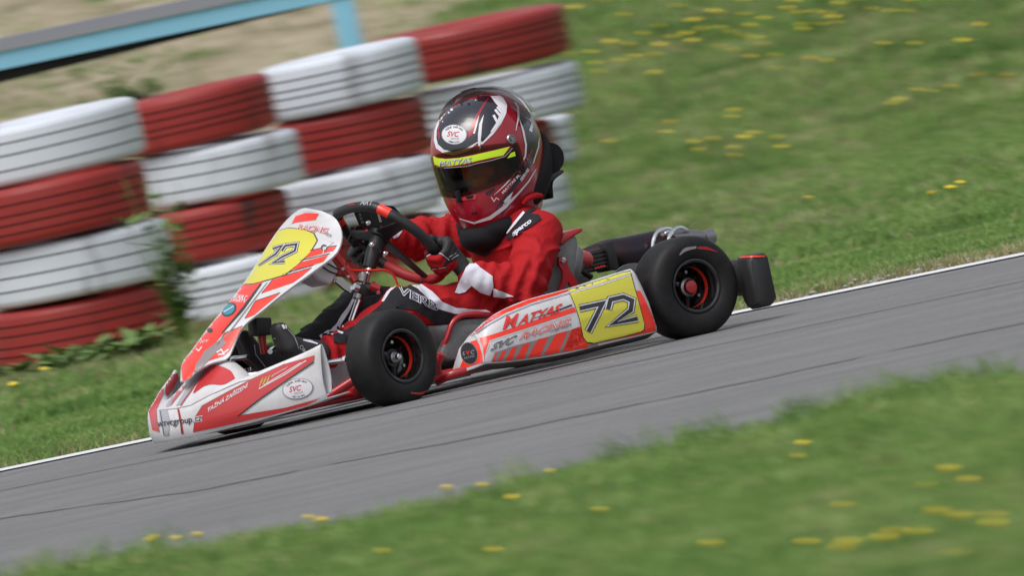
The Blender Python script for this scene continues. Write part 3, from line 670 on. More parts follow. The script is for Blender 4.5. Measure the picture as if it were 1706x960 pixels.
# rear axle
mb = MB(); mb.tube([(-WBH, -.42, .139), (-WBH, .42, .139)], .0145, 'steel', n=18)
mb.lathe([(.03, -.012), (.092, -.012), (.095, 0), (.092, .012), (.03, .012)], (-WBH, -.17, .139), (0, 1, 0), 'dark_steel', n=48)
mb.lathe([(.02, -.003), (.09, -.003), (.09, .003), (.02, .003)], (-WBH, .17, .139), (0, 1, 0), 'steel', n=40); mb.box((-WBH+.06, .17, .17), (.06, .05, .07), 'black_plastic')
mb.build('rear_axle', kart)
for s in (1, -1):
    mb = MB(); mb.lathe([(.016, -.014), (.035, -.014), (.038, 0), (.035, .014), (.016, .014)], (-WBH, s*.25, .139), (0, 1, 0), 'steel', n=24); mb.box((-WBH, s*.25, .088), (.075, .022, .085), 'red_paint'); mb.build('axle_bearing', kart)

# ---- nose fairing (front spoiler): sections across Y
NB = [(0, (.962, .034), (.966, .062), (.950, .105), (.905, .132), (.850, .165), (.795, .205), (.765, .205)),
      (.085, (.958, .034), (.963, .062), (.948, .104), (.903, .130), (.850, .160), (.792, .204), (.762, .203)),
      (.135, (.950, .035), (.955, .063), (.944, .108), (.903, .125), (.850, .148), (.790, .178), (.757, .172)),
      (.165, (.932, .036), (.938, .066), (.930, .118), (.902, .126), (.850, .136), (.790, .160), (.757, .150)),
      (.21, (.890, .038), (.898, .074), (.880, .139), (.862, .139), (.830, .128), (.785, .135), (.752, .125)),
      (.27, (.842, .041), (.848, .084), (.828, .154), (.815, .150), (.795, .115), (.755, .100), (.735, .095)),
      (.33, (.790, .046), (.795, .094), (.772, .169), (.760, .163), (.750, .115), (.735, .085), (.725, .080)),
      (.385, (.735, .053), (.738, .108), (.718, .183), (.709, .177), (.702, .115), (.700, .080), (.698, .078)),
      (.425, (.693, .062), (.694, .118), (.680, .196), (.672, .192), (.668, .125), (.676, .080), (.678, .075))]
def nose_rows():
    st = []
    for s in NB[::-1]: st.append((-s[0],)+s[1:])
    st = st[:-1]+[s for s in NB]
    arr = [[(p[0]-(.032*min(1, -s[0]/.15) if s[0] < 0 else 0), s[0], p[1]) for p in s[1:]] for s in st]
    cols = [spl([a[k] for a in arr], 4) for k in range(7)]
    rows = [[cols[k][i] for k in range(7)] for i in range(len(cols[0]))]
    out = []
    for r in rows:
        q = spl(r, 4); y = r[0][1]
        q = [np.array((r[0][0]-.07, y, r[0][2]+.004))]+list(q)
        out.append(q)
    return out
mb = MB(); rows = nose_rows(); mb.grid(rows, 'white_plastic')
nose = mb.build('front_fairing', kart, angle=0)
baked(nose, [('SOLIDIFY', dict(thickness=.004, offset=-1)), ('BEVEL', dict(width=.001, segments=1, limit_method='ANGLE'))])
pr = Print(nose); z1 = Z(230, 320, 2.285); z3 = Z(240, 570, 5.644)
RED = 'dark_red_sticker'
sideA = z1([(211, 916), (218, 858), (245, 815), (330, 768), (430, 715), (560, 655), (672, 622), (670, 642), (455, 792), (380, 852), (560, 822), (694, 786), (640, 814), (500, 852), (320, 893)])
pr.poly(sideA, RED, 2)
pr.stroke(z1([(211, 916), (218, 858), (245, 815), (330, 768), (430, 715), (560, 655)]), 1.3, 'black_sticker', 1)
pr.stroke(z1([(670, 648), (560, 722), (455, 797), (380, 855)]), 2.2, 'black_sticker', 3)
pr.stroke(z1([(460, 750), (560, 695), (640, 642)]), 1.6, 'white_sticker', 3); pr.stroke(z1([(480, 735), (560, 687), (620, 650)]), 1.2, 'white_sticker', 3)
for k in range(3): pr.stroke(z1([(462+k*13, 742-k*5), (470+k*13, 722-k*5), (476+k*13, 708-k*5)]), [1.2, 2.6, 1.2], 'gold_sticker', 3, 20)
pr.text('sponzor', z1([(505, 706)])[0], (8.2, -4.5), (2.6, -6.5), 'white_sticker', 3, 20, .2)
# hood humps
pr.poly(z3([(462, 485), (530, 350), (612, 228), (680, 222), (745, 238), (815, 275), (850, 330), (843, 350), (745, 402), (640, 400), (560, 420)]), RED, 2, smooth=3)
pr.poly(z3([(196, 488), (200, 430), (215, 365), (255, 315), (352, 278), (320, 350), (275, 440), (222, 512)]), RED, 2)
pr.poly(z3([(42, 640), (50, 565), (110, 480), (185, 440), (180, 500), (120, 640), (125, 740), (150, 850), (80, 830)]), RED, 2, 2)
pr.poly(z3([(355, 292), (372, 300), (300, 460), (235, 610), (205, 610), (262, 480)]), 'silver_sticker', 2)
pr.poly(z3([(330, 430), (405, 405), (330, 505), (245, 612), (265, 560)]), RED, 2)
pr.poly(z3([(520, 300), (556, 268), (500, 360), (345, 590), (300, 605), (400, 440)]), 'silver_sticker', 2)
pr.stroke(z3([(585, 245), (520, 350), (440, 470), (345, 605)]), 1.6, RED, 3)
pr.stroke(z3([(322, 632), (345, 740), (362, 866)]), 3.6, RED, 2); pr.stroke(z3([(326, 640), (350, 800), (362, 866)]), 1.2, 'black_sticker', 3)
pr.poly(z3([(140, 650), (220, 640), (245, 740), (232, 880), (190, 885), (155, 770)]), 'silver_sticker', 2); pr.stroke(z3([(155, 650), (170, 740), (190, 880)]), 1.2, 'black_sticker', 3)
pr.stroke(z3([(138, 645), (300, 628), (440, 598), (620, 500), (900, 375), (1020, 350)]), 1.0, 'grey_sticker', 1)
# lettering
pr.text('.cz', (321.5, 703.5), (13.6, -1.9), (-.4, -16), 'white_sticker', 3, 5, 0, .075, 1.0)
pr.text('.cz', (321.5, 703.5), (13.6, -1.9), (-.4, -16), 'black_sticker', 4, 5, 0, .012, 1.0)
pr.text('wsvcgroup', (263, 711.5), (13.3, -1.7), (-.4, -15.5), 'black_sticker', 4, 5, 0, .012, 1.0)
pr.text('TAŽNÁ ZAŘÍZENÍ', (345, 688), (8.4, -5.3), (1.0, -9.8), 'white_sticker', 4, 5, .1, .02, 1.0)
def oval_logo(pr, c, rx, ry, tilt, l=3, top='TAŽNÁ ZAŘÍZENÍ', mid='GROUP', bot='ORIGINAL', sc=1.0, ring=True):
    E_ = lambda a, b: [(c[0]+a*math.cos(t)*math.cos(tilt)-b*math.sin(t)*math.sin(tilt), c[1]+a*math.cos(t)*math.sin(tilt)+b*math.sin(t)*math.cos(tilt)) for t in np.linspace(0, 2*math.pi, 36, endpoint=False)]
    pr.poly(E_(rx*1.04, ry*1.04), 'grey_sticker' if ring else 'white_sticker', l, 9); pr.poly(E_(rx*.98, ry*.98), 'white_sticker', l+1, 9)
    ex = (math.cos(tilt), math.sin(tilt)); ey = (math.sin(tilt), -math.cos(tilt)); at = lambda x, y: (c[0]+ex[0]*x+ey[0]*y, c[1]+ex[1]*x+ey[1]*y)
    s_ = ry*.78; pr.text('SVC', at(-rx*.60, -ry*.22), (ex[0]*s_*.86, ex[1]*s_*.86), (ey[0]*s_, ey[1]*s_), 'dark_red_sticker', l+2, 12, .35, .02)
    s_ = ry*.26; pr.text(mid, at(-rx*.28, -ry*.52), (ex[0]*s_, ex[1]*s_), (ey[0]*s_, ey[1]*s_), 'grey_sticker', l+2, 20)
    pr.arctext(top, c, rx*.80, ry*.78, 150, 30, 'black_sticker', ry*.27, l+2, tilt)
    pr.arctext(bot, c, rx*.80, ry*.80, 238, 302, 'black_sticker', ry*.25, l+2, tilt)
oval_logo(pr, (496, 648), 25, 16.5, R(-10))
pr.done()
# chrome bumper hoops behind the nose
mb = MB(); mb.tube([K(400, 628, .12), K(440, 622, .16), K(505, 608, .22)], .0085, 'chrome', smooth=4)
mb.tube([(.80, -.26, .10), (.80, .26, .10)], .009, 'chrome'); mb.build('front_bumper_bar', kart)

# ---- number panel above the nose (edge points picked on left and right outline)
Lp = z1([(172, 728), (170, 690), (178, 650), (235, 575), (300, 490), (362, 408), (418, 330), (470, 248), (520, 170), (560, 118), (598, 86), (640, 71)])
Rp = z1([(178, 724), (262, 662), (335, 640), (352, 622), (398, 520), (470, 458), (560, 385), (655, 315), (740, 252), (770, 210), (777, 155), (752, 102), (700, 76)])
LW = [.03, .085, .10, .105, .11, .125, .15, .165, .165, .15, .12, .07]; RW = [.03, .07, .10, .105, .11, .125, .145, .16, .165, .165, .16, .12, .07]
A_ = [tuple(K(x, y, -w_*1.0)) for (x, y), w_ in zip(Lp, LW)]; B_ = [tuple(K(x, y, w_*1.0)) for (x, y), w_ in zip(Rp, RW)]
def resample(P, n):
    P = np.array(spl(P, 8)); d = np.r_[0, np.cumsum(np.linalg.norm(np.diff(P, axis=0), axis=1))]; t = np.linspace(0, d[-1], n); return np.stack([np.interp(t, d, P[:, k]) for k in range(3)], -1)
def resample_z(P, n):
    P = np.array(spl(P, 8)); z = np.maximum.accumulate(P[:, 2]); z = z+np.arange(len(z))*1e-6; t = np.linspace(z[0], z[-1], n); return np.stack([np.interp(t, z, P[:, k]) for k in range(3)], -1)
NN = 48
A2 = resample(A_, NN); B2 = resample(B_, NN); rows = []
for i in range(NN):
    a, b = A2[i], B2[i]; row = []; wdt = abs(b[1]-a[1])
    for j in range(17):
        t = j/16; p = a*(1-t)+b*t; bul = (1-abs(2*t-1)**2.6)*min(.030, wdt*.16); p = p+np.array((bul*.85, 0, bul*.45)); row.append(p)
    rows.append(row)
mb = MB(); mb.grid(rows, 'white_plastic'); panel = mb.build('number_panel', kart, angle=0)
baked(panel, [('SOLIDIFY', dict(thickness=.006, offset=0)), ])
panel.data.shade_smooth(); panel.data.set_sharp_from_angle(angle=R(50))
pr = Print(panel); zz = Z(380, 380, 5.333)
plate = z1([(396, 352), (418, 284), (456, 218), (506, 158), (570, 138), (630, 143), (668, 158), (681, 185), (655, 230), (610, 275), (560, 315), (500, 333), (440, 349)])
pr.poly([(x+(x-465)*.03, y+(y-420)*.03) for x, y in plate], 'black_sticker', 1, 3); pr.poly(plate, 'yellow_sticker', 2, 3)
for wd, m_, l_ in ((8.2, 'black_sticker', 3), (6.2, 'white_sticker', 4), (3.6, 'black_sticker', 5)):
    k = .0
    pr.stroke(zz([(400, 188), (482, 160), (425, 235), (275, 335)]), [wd*.95, wd, wd, wd*.5], m_, l_, 5)
    pr.stroke(zz([(480, 205), (512, 160), (610, 146), (596, 205), (480, 262), (405, 312), (505, 300)]), wd, m_, l_, 5)
RS = 'red_sticker'
pr.poly(z1([(402, 352), (478, 340), (455, 372), (372, 478), (320, 545), (262, 612), (232, 650), (200, 706), (170, 722), (164, 655), (222, 575), (284, 492), (348, 410)]), RS, 1, 3)
pr.stroke(z1([(468, 350), (400, 445), (318, 540)]), [3, 4.5, 2], 'black_sticker', 2); pr.stroke(z1([(492, 345), (420, 440), (340, 545), (255, 610), (228, 660)]), [1, 2, 2, 3, 1], 'grey_sticker', 2)
pr.poly(z1([(320, 560), (338, 575), (300, 610), (262, 650), (212, 700), (222, 655), (262, 600)]), 'grey_sticker', 2)
pr.poly(zz([(395, 460), (742, 356), (655, 430), (575, 487), (300, 580)]), RS, 1); pr.stroke(zz([(395, 462), (300, 582)]), 1.0, 'black_sticker', 2); pr.stroke(zz([(480, 430), (742, 354)]), 1.0, 'black_sticker', 2)
pr.poly(zz([(245, 652), (460, 580), (410, 625), (330, 690), (235, 772), (152, 806)]), RS, 1); pr.stroke(zz([(462, 577), (245, 650), (150, 806)]), 1.1, 'black_sticker', 2)
pr.poly(z1([(332, 540), (398, 512), (385, 535), (362, 580), (345, 610), (325, 625), (262, 645), (300, 595)]), RS, 1); pr.stroke(z1([(398, 510), (330, 538), (300, 590)]), 1.0, 'black_sticker', 2)
pr.poly(zz([(728, 205), (840, 180), (962, 160), (935, 202), (790, 240), (650, 278)]), RS, 1); pr.stroke(zz([(728, 202), (842, 176), (965, 156)]), 1.3, 'black_sticker', 2)
pr.poly(zz([(620, 312), (890, 240), (845, 300), (730, 336), (530, 385)]), RS, 1); pr.stroke(zz([(630, 292), (905, 228)]), 1.1, 'black_sticker', 2); pr.stroke(zz([(480, 415), (560, 388), (760, 330)]), 1.0, 'black_sticker', 2)
pr.poly(z1([(600, 92), (640, 79), (688, 82), (676, 106), (600, 116), (585, 122)]), RS, 1)
for b_, m_, l_ in ((.03, RS, 3), (-.012, 'white_sticker', 4)): pr.text('RACING', (494, 382), (13.5, 1.8), (4.0, -12.5), m_, l_, 12, .2, b_)
pr.text('PARTNER', (524, 383), (6.5, 3.0), (2, -6.5), 'grey_sticker', 3, 14, .2)
pr.text('KART', zz([(48, 625)])[0], (8, 1.0), (5, -9), 'white_sticker', 3, 14, .1, .03); pr.text('PARTY', zz([(40, 655)])[0], (7.0, .6), (3.2, -6.5), 'white_sticker', 3, 14, .1, .03)
c_ = z1([(347, 449)])[0]; ell = lambda c, a, b, t0, n=24: [(c[0]+a*math.cos(t)*math.cos(t0)-b*math.sin(t)*math.sin(t0), c[1]+a*math.cos(t)*math.sin(t0)+b*math.sin(t)*math.cos(t0)) for t in np.linspace(0, 2*math.pi, n, endpoint=False)]
pr.poly(ell(c_, 14, 10, R(-40)), 'black_sticker', 3); pr.poly(ell(c_, 11, 7.5, R(-40)), 'blue_sticker', 4); pr.stroke([(c_[0]-8, c_[1]+4), (c_[0]+2, c_[1]-2), (c_[0]+8, c_[1]-6)], 1.6, 'white_sticker', 5, 20)
pr.text('PITY', z1([(236, 578)])[0], (6.4, -1.2), (3, -6), 'white_sticker', 3, 12, .1, .02)
pr.stroke(z1([(222, 598), (232, 606), (244, 590)]), 2, 'white_sticker', 3, 12)
pr.stroke(z1([(300, 612), (318, 600), (325, 615), (345, 600)]), 2, 'white_sticker', 3, 12); pr.stroke(z1([(305, 620), (330, 618)]), 2, 'white_sticker', 3, 12)
# fixing bolt with cable tie
pr.poly(ell(z1([(709, 213)])[0], 5.5, 5.5, 0), 'black_sticker', 3); pr.poly(ell(z1([(710, 215)])[0], 3.2, 3.2, 0), 'chrome', 4)
pr.stroke(z1([(705, 240), (708, 218), (742, 190), (728, 182)]), 1.1, 'white_sticker', 5)
pr.poly(ell(z1([(275, 528)])[0], 4.5, 4, 0), 'black_sticker', 3)
pr.done()
# white bottle behind the panel, its strap, and the silver clamp
mb = MB()
a, b = K(520, 450, .03), K(556, 452, .08); bm = bmesh.new()
P8 = [(515, 452), (548, 424), (566, 448), (560, 462), (552, 476), (530, 466)]
v0 = [K(x, y, .09) for x, y in P8]; v1 = [K(x, y, .0) for x, y in [(x-0, y) for x, y in P8]]
mb.prism(v0, (0, 0, 0), (0, -.10, 0), 'white_plastic'); o = mb.build('fluid_bottle', kart)
baked(o, [('BEVEL', dict(width=.010, segments=4))]); o.data.shade_smooth()
mb = MB(); mb.tube([K(534, 442, .096), K(548, 452, .096), K(564, 458, .096)], .0022, 'black_rubber', n=6); mb.tube([K(540, 436, .096), K(554, 444, .096), K(565, 450, .096)], .0022, 'black_rubber', n=6); mb.build('strap', kart)
mb = MB(); q = [(562, 461), (570, 462), (583, 474), (590, 480), (584, 488), (574, 482), (560, 470)]
mb.prism([K(x, y, .05) for x, y in q], (0, 0, 0), (0, -.012, 0), 'chrome'); mb.tube([K(590, 477, .055), K(597, 480, .055)], .010, 'chrome'); mb.build('panel_bracket', kart)
mb = MB(); mb.tube([K(558, 424, -.02), K(575, 445, -.02), K(592, 470, 0)], .0115, 'dark_red_sticker', n=10); mb.lathe([(0, .0), (.004, 0), (.004, .003), (0, .003)], K(571, 448, .0), (0, 1, 0), 'chrome', n=10); mb.lathe([(0, .0), (.004, 0), (.004, .003), (0, .003)], K(580, 461, .0), (0, 1, 0), 'chrome', n=10); mb.build('panel_stay', kart)

# ---- steering column and wheel
SC = K(632, 393, 0)+Vector((-.03, 0, -.02)); TA = R(40); T = Vector((math.sin(TA), 0, math.cos(TA))); YH = Vector((0, 1, 0)); NR = .165
ROTW = R(14)
def ringp(deg, rad=NR):
    a = R(deg); p = (YH*math.cos(a)+T*math.sin(a)*1.0); return SC+p*rad
NRM = T.cross(YH).normalized()   # wheel normal
if NRM.x > 0: NRM = -NRM
col_dir = (K(585, 545, 0)-K(622, 430, 0)).normalized()
mb = MB(); top = K(622, 428, 0); low = K(578, 560, 0)
mb.tube([top+(top-low).normalized()*.0, low], .0095, 'chrome', n=18); mb.tube([K(607, 456, 0), K(603, 470, 0)], .0135, 'steel', n=18); mb.tube([K(598, 492, 0), K(595, 499, 0)], .0135, 'steel', n=18)
sc_ = mb.build('steering_column', kart)
mb = MB(); mb.tube([K(632, 398, 0), K(621, 425, 0), K(615, 446, 0)], [.024, .021, .017], 'black_plastic', n=20); mb.build('steering_hub', kart)
mb = MB(); mb.box(K(610, 483, 0), (.055, .03, .035), 'black_plastic'); mb.tube([K(606, 478, 0), K(634, 487, .03)], [.014, .012], 'black_plastic'); mb.tube([K(616, 476, .02), K(632, 482, .03)], .012, 'red_paint'); mb.lathe([(0, .0), (.006, 0), (.006, .005), (0, .005)], K(629, 488, .045), (0, 1, 0), 'chrome', n=12); mb.build('column_clamp', kart)
mb = MB(); mb.tube([K(577, 444, .02), K(585, 450, .02), K(615, 451, .02), K(640, 450, .02), K(655, 458, .02), K(663, 475, .02)], .0032, 'red_sticker', n=8, smooth=5); mb.build('fuel_hose', kart)
mb = MB(); mb.tube([K(595, 376, .0), K(582, 395, 0), K(577, 415, 0), K(577, 442, .02)], .0016, 'black_rubber', n=6, smooth=5); mb.tube([K(602, 430, 0), K(600, 455, 0), K(620, 480, 0)], .0012, 'black_rubber', n=6, smooth=4); mb.tube([K(582, 454, -.01), K(598, 466, -.01), K(612, 476, 0)], .003, 'black_rubber', n=6, smooth=4); mb.build('cable', kart)
swx = empty('steering_wheel', tuple(SC)); swx.parent = kart
swo = SC
# rim: angle 0 = left (near) side, 90 = top; flattened at the top like the photo
def rimpt(d):
    a = R(d); c, s = math.cos(a), math.sin(a); p = YH*c*NR + T*s*NR
    if s > .80: p = YH*c*NR*1.02 + T*(.80+(s-.80)*.35)*NR
    return SC+p
DG = list(range(0, 360, 6)); pts = [rimpt(d) for d in DG]
cols_ = []
mb = MB(); n = 16; N = len(pts); rows = []
for i, p in enumerate(pts):
    t = (pts[(i+1) % N]-pts[i-1]).normalized(); x = t.cross(NRM).normalized()
    rows.append([p+x*(math.cos(2*math.pi*j/n)*.0138)+NRM*(math.sin(2*math.pi*j/n)*.0145) for j in range(n)])
for i in range(N):
    d = DG[i]; m_ = 'black_plastic'
    if 36 <= d < 48 or 132 <= d < 144: m_ = 'red_sticker'
    if 205 <= d <= 318: m_ = 'dull_red'
    mb.grid([rows[i], rows[(i+1) % N]], m_, closed_u=True)
rim = mb.build('wheel_rim', swx, off=swo, angle=0, weld=.0001)
pr = Print(rim)
pr.text('STREET', (567, 343), (9.0, -.8), (2, -9), 'dark_red_sticker', 2, 8, .2, .02); pr.text('ART', (600, 341), (10.5, .4), (3, -11), 'silver_sticker', 2, 8, .2, .03); pr.done()
mb = MB()
hubc = K(630, 395, 0)
for d in (20, 160, 262): 
    e = ringp(d, NR*.95); b = hubc+(e-hubc)*.12; x = (e-b).normalized().cross(NRM).normalized()
    for sgn in (1,):
        mb.prism([b+x*.022, b-x*.022, e-x*.012, e+x*.012], NRM*-.003, NRM*.003, 'black_plastic')
mb.lathe([(0, -.006), (.034, -.006), (.034, .006), (0, .006)], hubc, NRM, 'black_plastic', n=24)
for px, py in ((619, 408), (641, 423), (612, 372)): mb.lathe([(0, 0), (.007, 0), (.007, .012), (.004, .014), (0, .014)], K(px, py, .02), (0.3, 1, 0), 'chrome', n=10)
mb.build('spokes', swx, off=swo)
# display unit on the wheel (seen from behind)
mb = MB(); q = [(590, 348), (600, 347), (650, 352), (668, 372), (664, 386), (650, 395), (636, 390), (612, 378), (600, 372)]
mb.prism([K(x, y, .0) for x, y in q], NRM*-.012, NRM*.022, 'black_plastic'); dis = mb.build('display', swx, off=(0,0,0)); baked(dis, [('BEVEL', dict(width=.005, segments=3))])
pr = Print(dis); pr.stroke([(630, 357), (634, 370)], 4, 'grey_sticker', 2, 20); pr.stroke([(635, 377), (639, 389)], 3, 'dark_red_sticker', 2, 20)
for k in range(4): pr.stroke(ell((597+k*2.2, 352+k*6), 2.0, 1.6, .6, 8), .9, 'grey_sticker', 2, 20, closed=True)
pr.done(); dis.location = -Vector(swo)

# ---- side pod (near side) from its outline
def pod(name, picks, mirror=False):
    rows = []
    for (ti, cr, bo, yt, yc, yb) in picks:
        a = K(*ti, yt); c = K(*cr, yc); b = K(*bo, yb)
        mid = c.lerp(b, .5)+Vector((0, .010, 0)); u = Vector((b.x, b.y-.055, b.z-.016)); inn = Vector((b.x, a.y-.03, b.z-.012)); it = Vector((a.x, a.y-.02, a.z-.02))
        pts_ = [a+Vector((0, -.004, -.004)), a, a.lerp(c, .85)+Vector((0, 0, .003)), c.lerp(b, .04), c.lerp(b, .2)+Vector((0, .005, 0)), mid, c.lerp(b, .93)+Vector((0, .003, 0)), b+Vector((0, -.003, -.002)), u, inn, it]
        rows.append([np.array(p) for p in pts_])
    cols = [spl([r[k] for r in rows], 4) for k in range(len(rows[0]))]
    rows = [[cols[k][i] for k in range(len(cols))] for i in range(len(cols[0]))]
    mb = MB(); mb.grid(rows, 'white_plastic', closed_u=True, cap=True)
    # underside lip in grime
    o = mb.build(name, kart, angle=0); fix_normals(o)
    o.data.materials.append(MATS['underside'])
    nc = len(cols)
    for i, f in enumerate(o.data.polygons):
        j = i % nc
        if i < (len(rows)-1)*nc and j in (7, 8): f.material_index = 1
    return o
PK = [((1052, 450), (1061, 460), (1095, 551), .45, .475, .49), ((1046, 449), (1051, 457), (1082, 555), .445, .482, .50), ((1000, 463), (1003, 471), (1015, 571), .44, .487, .505),
      ((945, 481), (950, 488), (950, 587), .43, .49, .508), ((900, 493), (903, 502), (905, 595), .43, .49, .508), ((862, 505), (864, 516), (860, 601), .43, .49, .508),
      ((830, 520), (833, 531), (830, 604), .43, .488, .506), ((808, 535), (812, 545), (812, 605), .43, .483, .502), ((797, 545), (801, 555), (802, 608), .425, .475, .493),
      ((788, 554), (788, 563), (790, 613), .42, .455, .472), ((780, 561), (775, 573), (775, 618), .41, .425, .44), ((772, 572), (764, 585), (764, 621), .40, .405, .41)]
sp = pod('side_pod', PK)
baked(sp, [('BEVEL', dict(width=.005, segments=2, limit_method='ANGLE', angle_limit=R(35)))]); sp.data.shade_smooth(); sp.data.set_sharp_from_angle(angle=R(40))
pr = Print(sp); z4 = Z(730, 400, 4); z6 = Z(740, 520, 7.755)
pr.poly(z4([(275, 655), (345, 636), (905, 448), (918, 478), (345, 668), (318, 745), (300, 800), (300, 720)]), RS, 1)
pr.stroke(z4([(905, 492), (345, 672), (322, 742)]), 1, 'white_sticker', 2)
pr.poly(z4([(215, 626), (300, 548), (430, 470), (600, 402), (880, 326), (882, 338), (620, 418), (450, 486), (320, 560), (240, 632)]), RS, 1)
pr.poly(z6([(608, 650), (660, 520), (760, 490), (830, 462), (935, 432), (1040, 404), (1190, 365), (1350, 316), (1480, 274), (1620, 236), (1706, 214), (1900, 160), (1990, 440), (1706, 490), (1300, 570), (900, 628)]), 'grey_sticker', 1)
for q in ([(612, 650), (640, 645), (682, 528), (665, 520)], [(690, 642), (740, 636), (800, 492), (748, 505)], [(780, 636), (875, 624), (938, 442), (880, 462)], [(915, 616), (1030, 602), (1112, 392), (1015, 430)], [(1078, 597), (1238, 573), (1342, 322), (1212, 352), (1110, 530)], [(1288, 558), (1475, 528), (1592, 242), (1440, 285)], [(1530, 522), (1706, 486), (1850, 470), (1770, 190), (1655, 222)]): pr.poly(z6(q), RS, 2)
pr.poly(z4([(960, 700), (985, 640), (940, 578), (885, 600), (825, 745)]), RS, 2)
pr.poly(z4([(1308, 338), (1345, 338), (1372, 385), (1410, 470), (1466, 588), (1455, 606), (1300, 640), (1035, 694), (960, 706), (950, 690), (1000, 650)]), RS, 1)
plate = z4([(868, 336), (940, 316), (1100, 265), (1225, 222), (1278, 214), (1298, 290), (1335, 420), (1372, 560), (1368, 598), (1345, 612), (1200, 650), (1040, 686), (990, 680), (968, 650), (940, 520), (910, 430)])
pc = (1008, 513); pr.poly([(x+(x-pc[0])*.022, y+(y-pc[1])*.03) for x, y in plate], 'black_sticker', 3); pr.poly(plate, 'yellow_sticker', 4)
pr.stroke(z4([(255, 622), (330, 568), (450, 500), (620, 430), (885, 350), (1080, 295), (1278, 228)]), 1.8, 'silver_sticker', 5)
pr.stroke(z4([(905, 352), (1080, 302), (1278, 236)]), 1.3, 'white_sticker', 6)
for wd, m_, l_ in ((13.5, 'black_sticker', 6), (11, 'white_sticker', 7), (7.0, 'black_sticker', 8)):
    dw = wd/2
    pr.stroke(z4([(942-dw*.4, 458), (1092+dw*.2, 424), (1000-dw*.3, 612)]), wd, m_, l_, 5)
    pr.stroke(z4([(1130, 462+dw*.4), (1146, 400), (1232, 380), (1290, 405), (1280, 470), (1160, 560), (1325+dw*.5, 524)]), wd, m_, l_, 5)
# driver and team lettering
for b_, m_, l_, dx in ((.035, 'dark_red_sticker', 3, 0), (-.01, RS, 4, .4)):
    pr.text('M', (836+dx, 549.5), (29, -7), (6.5, -30), m_, l_, 6, .1, b_); pr.text('ATYAS', (863+dx, 542), (22.5, -6.9), (5, -21), m_, l_, 6, .25, b_)
pr.stroke(z4([(640, 522), (760, 484), (890, 434)]), [1, 2, 3], 'black_sticker', 3)
for b_, m_, l_ in ((.04, 'black_sticker', 3), (-.014, 'silver_sticker', 4)): pr.text('SVC', (816, 585.5), (21.5, -7.7), (6, -17), m_, l_, 6, .3, b_)
for b_, m_, l_ in ((.028, RS, 3), (-.022, 'white_sticker', 4)): pr.text('RACING', (864, 567.5), (21.5, -6.6), (6, -18), m_, l_, 6, .3, b_)
pr.text('PARTNER', (917, 555.5), (8, -2.8), (2, -7.5), 'grey_sticker', 4, 8, .2, .01)
for k, tx in enumerate(('SPORT', 'KART', 'TEAM')): pr.text(tx, z4([(290+k*150, 570-k*62)])[0], (8.5, -4.3+k*.5), (1.5, -5), 'white_sticker', 3, 8, .2)
# front cap: red corner, dark round badge
pr.poly(z6([(190, 755), (235, 640), (300, 480), (345, 385), (420, 360), (455, 420), (505, 600), (500, 650), (330, 705)]), RS, 1)
c_ = z6([(325, 537)])[0]; pr.poly(ell(c_, 14.3, 19, R(-14)), 'grey_sticker', 2, 6); pr.poly(ell(c_, 13.4, 18, R(-14)), 'black_sticker', 3, 6)
pr.text('S', (c_[0]-11, c_[1]+4), (9, -1.5), (0, -9), 'silver_sticker', 4, 6); pr.text('V', (c_[0]-4.5, c_[1]+2.6), (9, -1.5), (0, -9), 'dark_red_sticker', 4, 6, 0, .05); pr.text('C', (c_[0]+2.5, c_[1]+1.5), (9, -1.5), (0, -9), 'silver_sticker', 4, 6)
pr.text('RACING', (c_[0]-8, c_[1]+10), (4.6, -1.2), (0, -5), 'silver_sticker', 4, 6)
pr.stroke(z6([(300, 300), (380, 300), (450, 370), (500, 500), (512, 650)]), 2.2, 'silver_sticker', 5)
pr.done()
# far side pod: same shape mirrored
me2 = bpy.data.meshes.new('side_pod'); bm = bmesh.new(); tmp = pod('side_pod_far', PK); bm.from_mesh(tmp.data)
for v in bm.verts: v.co.y = -v.co.y
bmesh.ops.reverse_faces(bm, faces=bm.faces); bm.to_mesh(me2); bm.free()
for m_ in tmp.data.materials: me2.materials.append(m_)
bpy.data.objects.remove(tmp); o = bpy.data.objects.new('side_pod', me2); col.objects.link(o); o.parent = kart

# ---- seat: shell swept from front lip to back top
prof = [(K(733, 578, 0).x+.02, .085), (.085, .100), (.02, .058), (-.08, .045), (-.18, .055), (-.26, .105), (-.33, .20), (-.385, .29), (-.43, .355), (-.455, .362)]
prof = [(.175, .165), (.145, .120), (.09, .072), (.0, .048), (-.10, .045), (-.19, .062), (-.26, .12), (-.30, .17), (-.33, .215), (-.35, .25)]
wid = [.150, .155, .165, .168, .168, .165, .155, .140, .12, .09]; rise = [.02, .06, .10, .105, .105, .105, .095, .060, .02, .0]
rows = []
for (x, z), w_, rs_ in zip(spl(prof, 4), spl([[a] for a in wid], 4), spl([[a] for a in rise], 4)):
    w_, rs_ = w_[0], rs_[0]; row = []
    for j in range(25):
        t = -1+2*j/24; a = abs(t)**3; # cross-section: flat base, sides curving up / forward
        nx = .55 if x < -.2 else .12
        row.append(np.array((x+a*rs_*nx*1.1, math.copysign(min(abs(t)*1.15, 1)*w_, t), z+a*rs_*(1 if x > -.2 else .55))))
    rows.append(row)
mb = MB(); mb.grid(rows, 'seat_grey'); seat = mb.build('seat', kart, angle=0)
baked(seat, [('SOLIDIFY', dict(thickness=.006, offset=-1))])
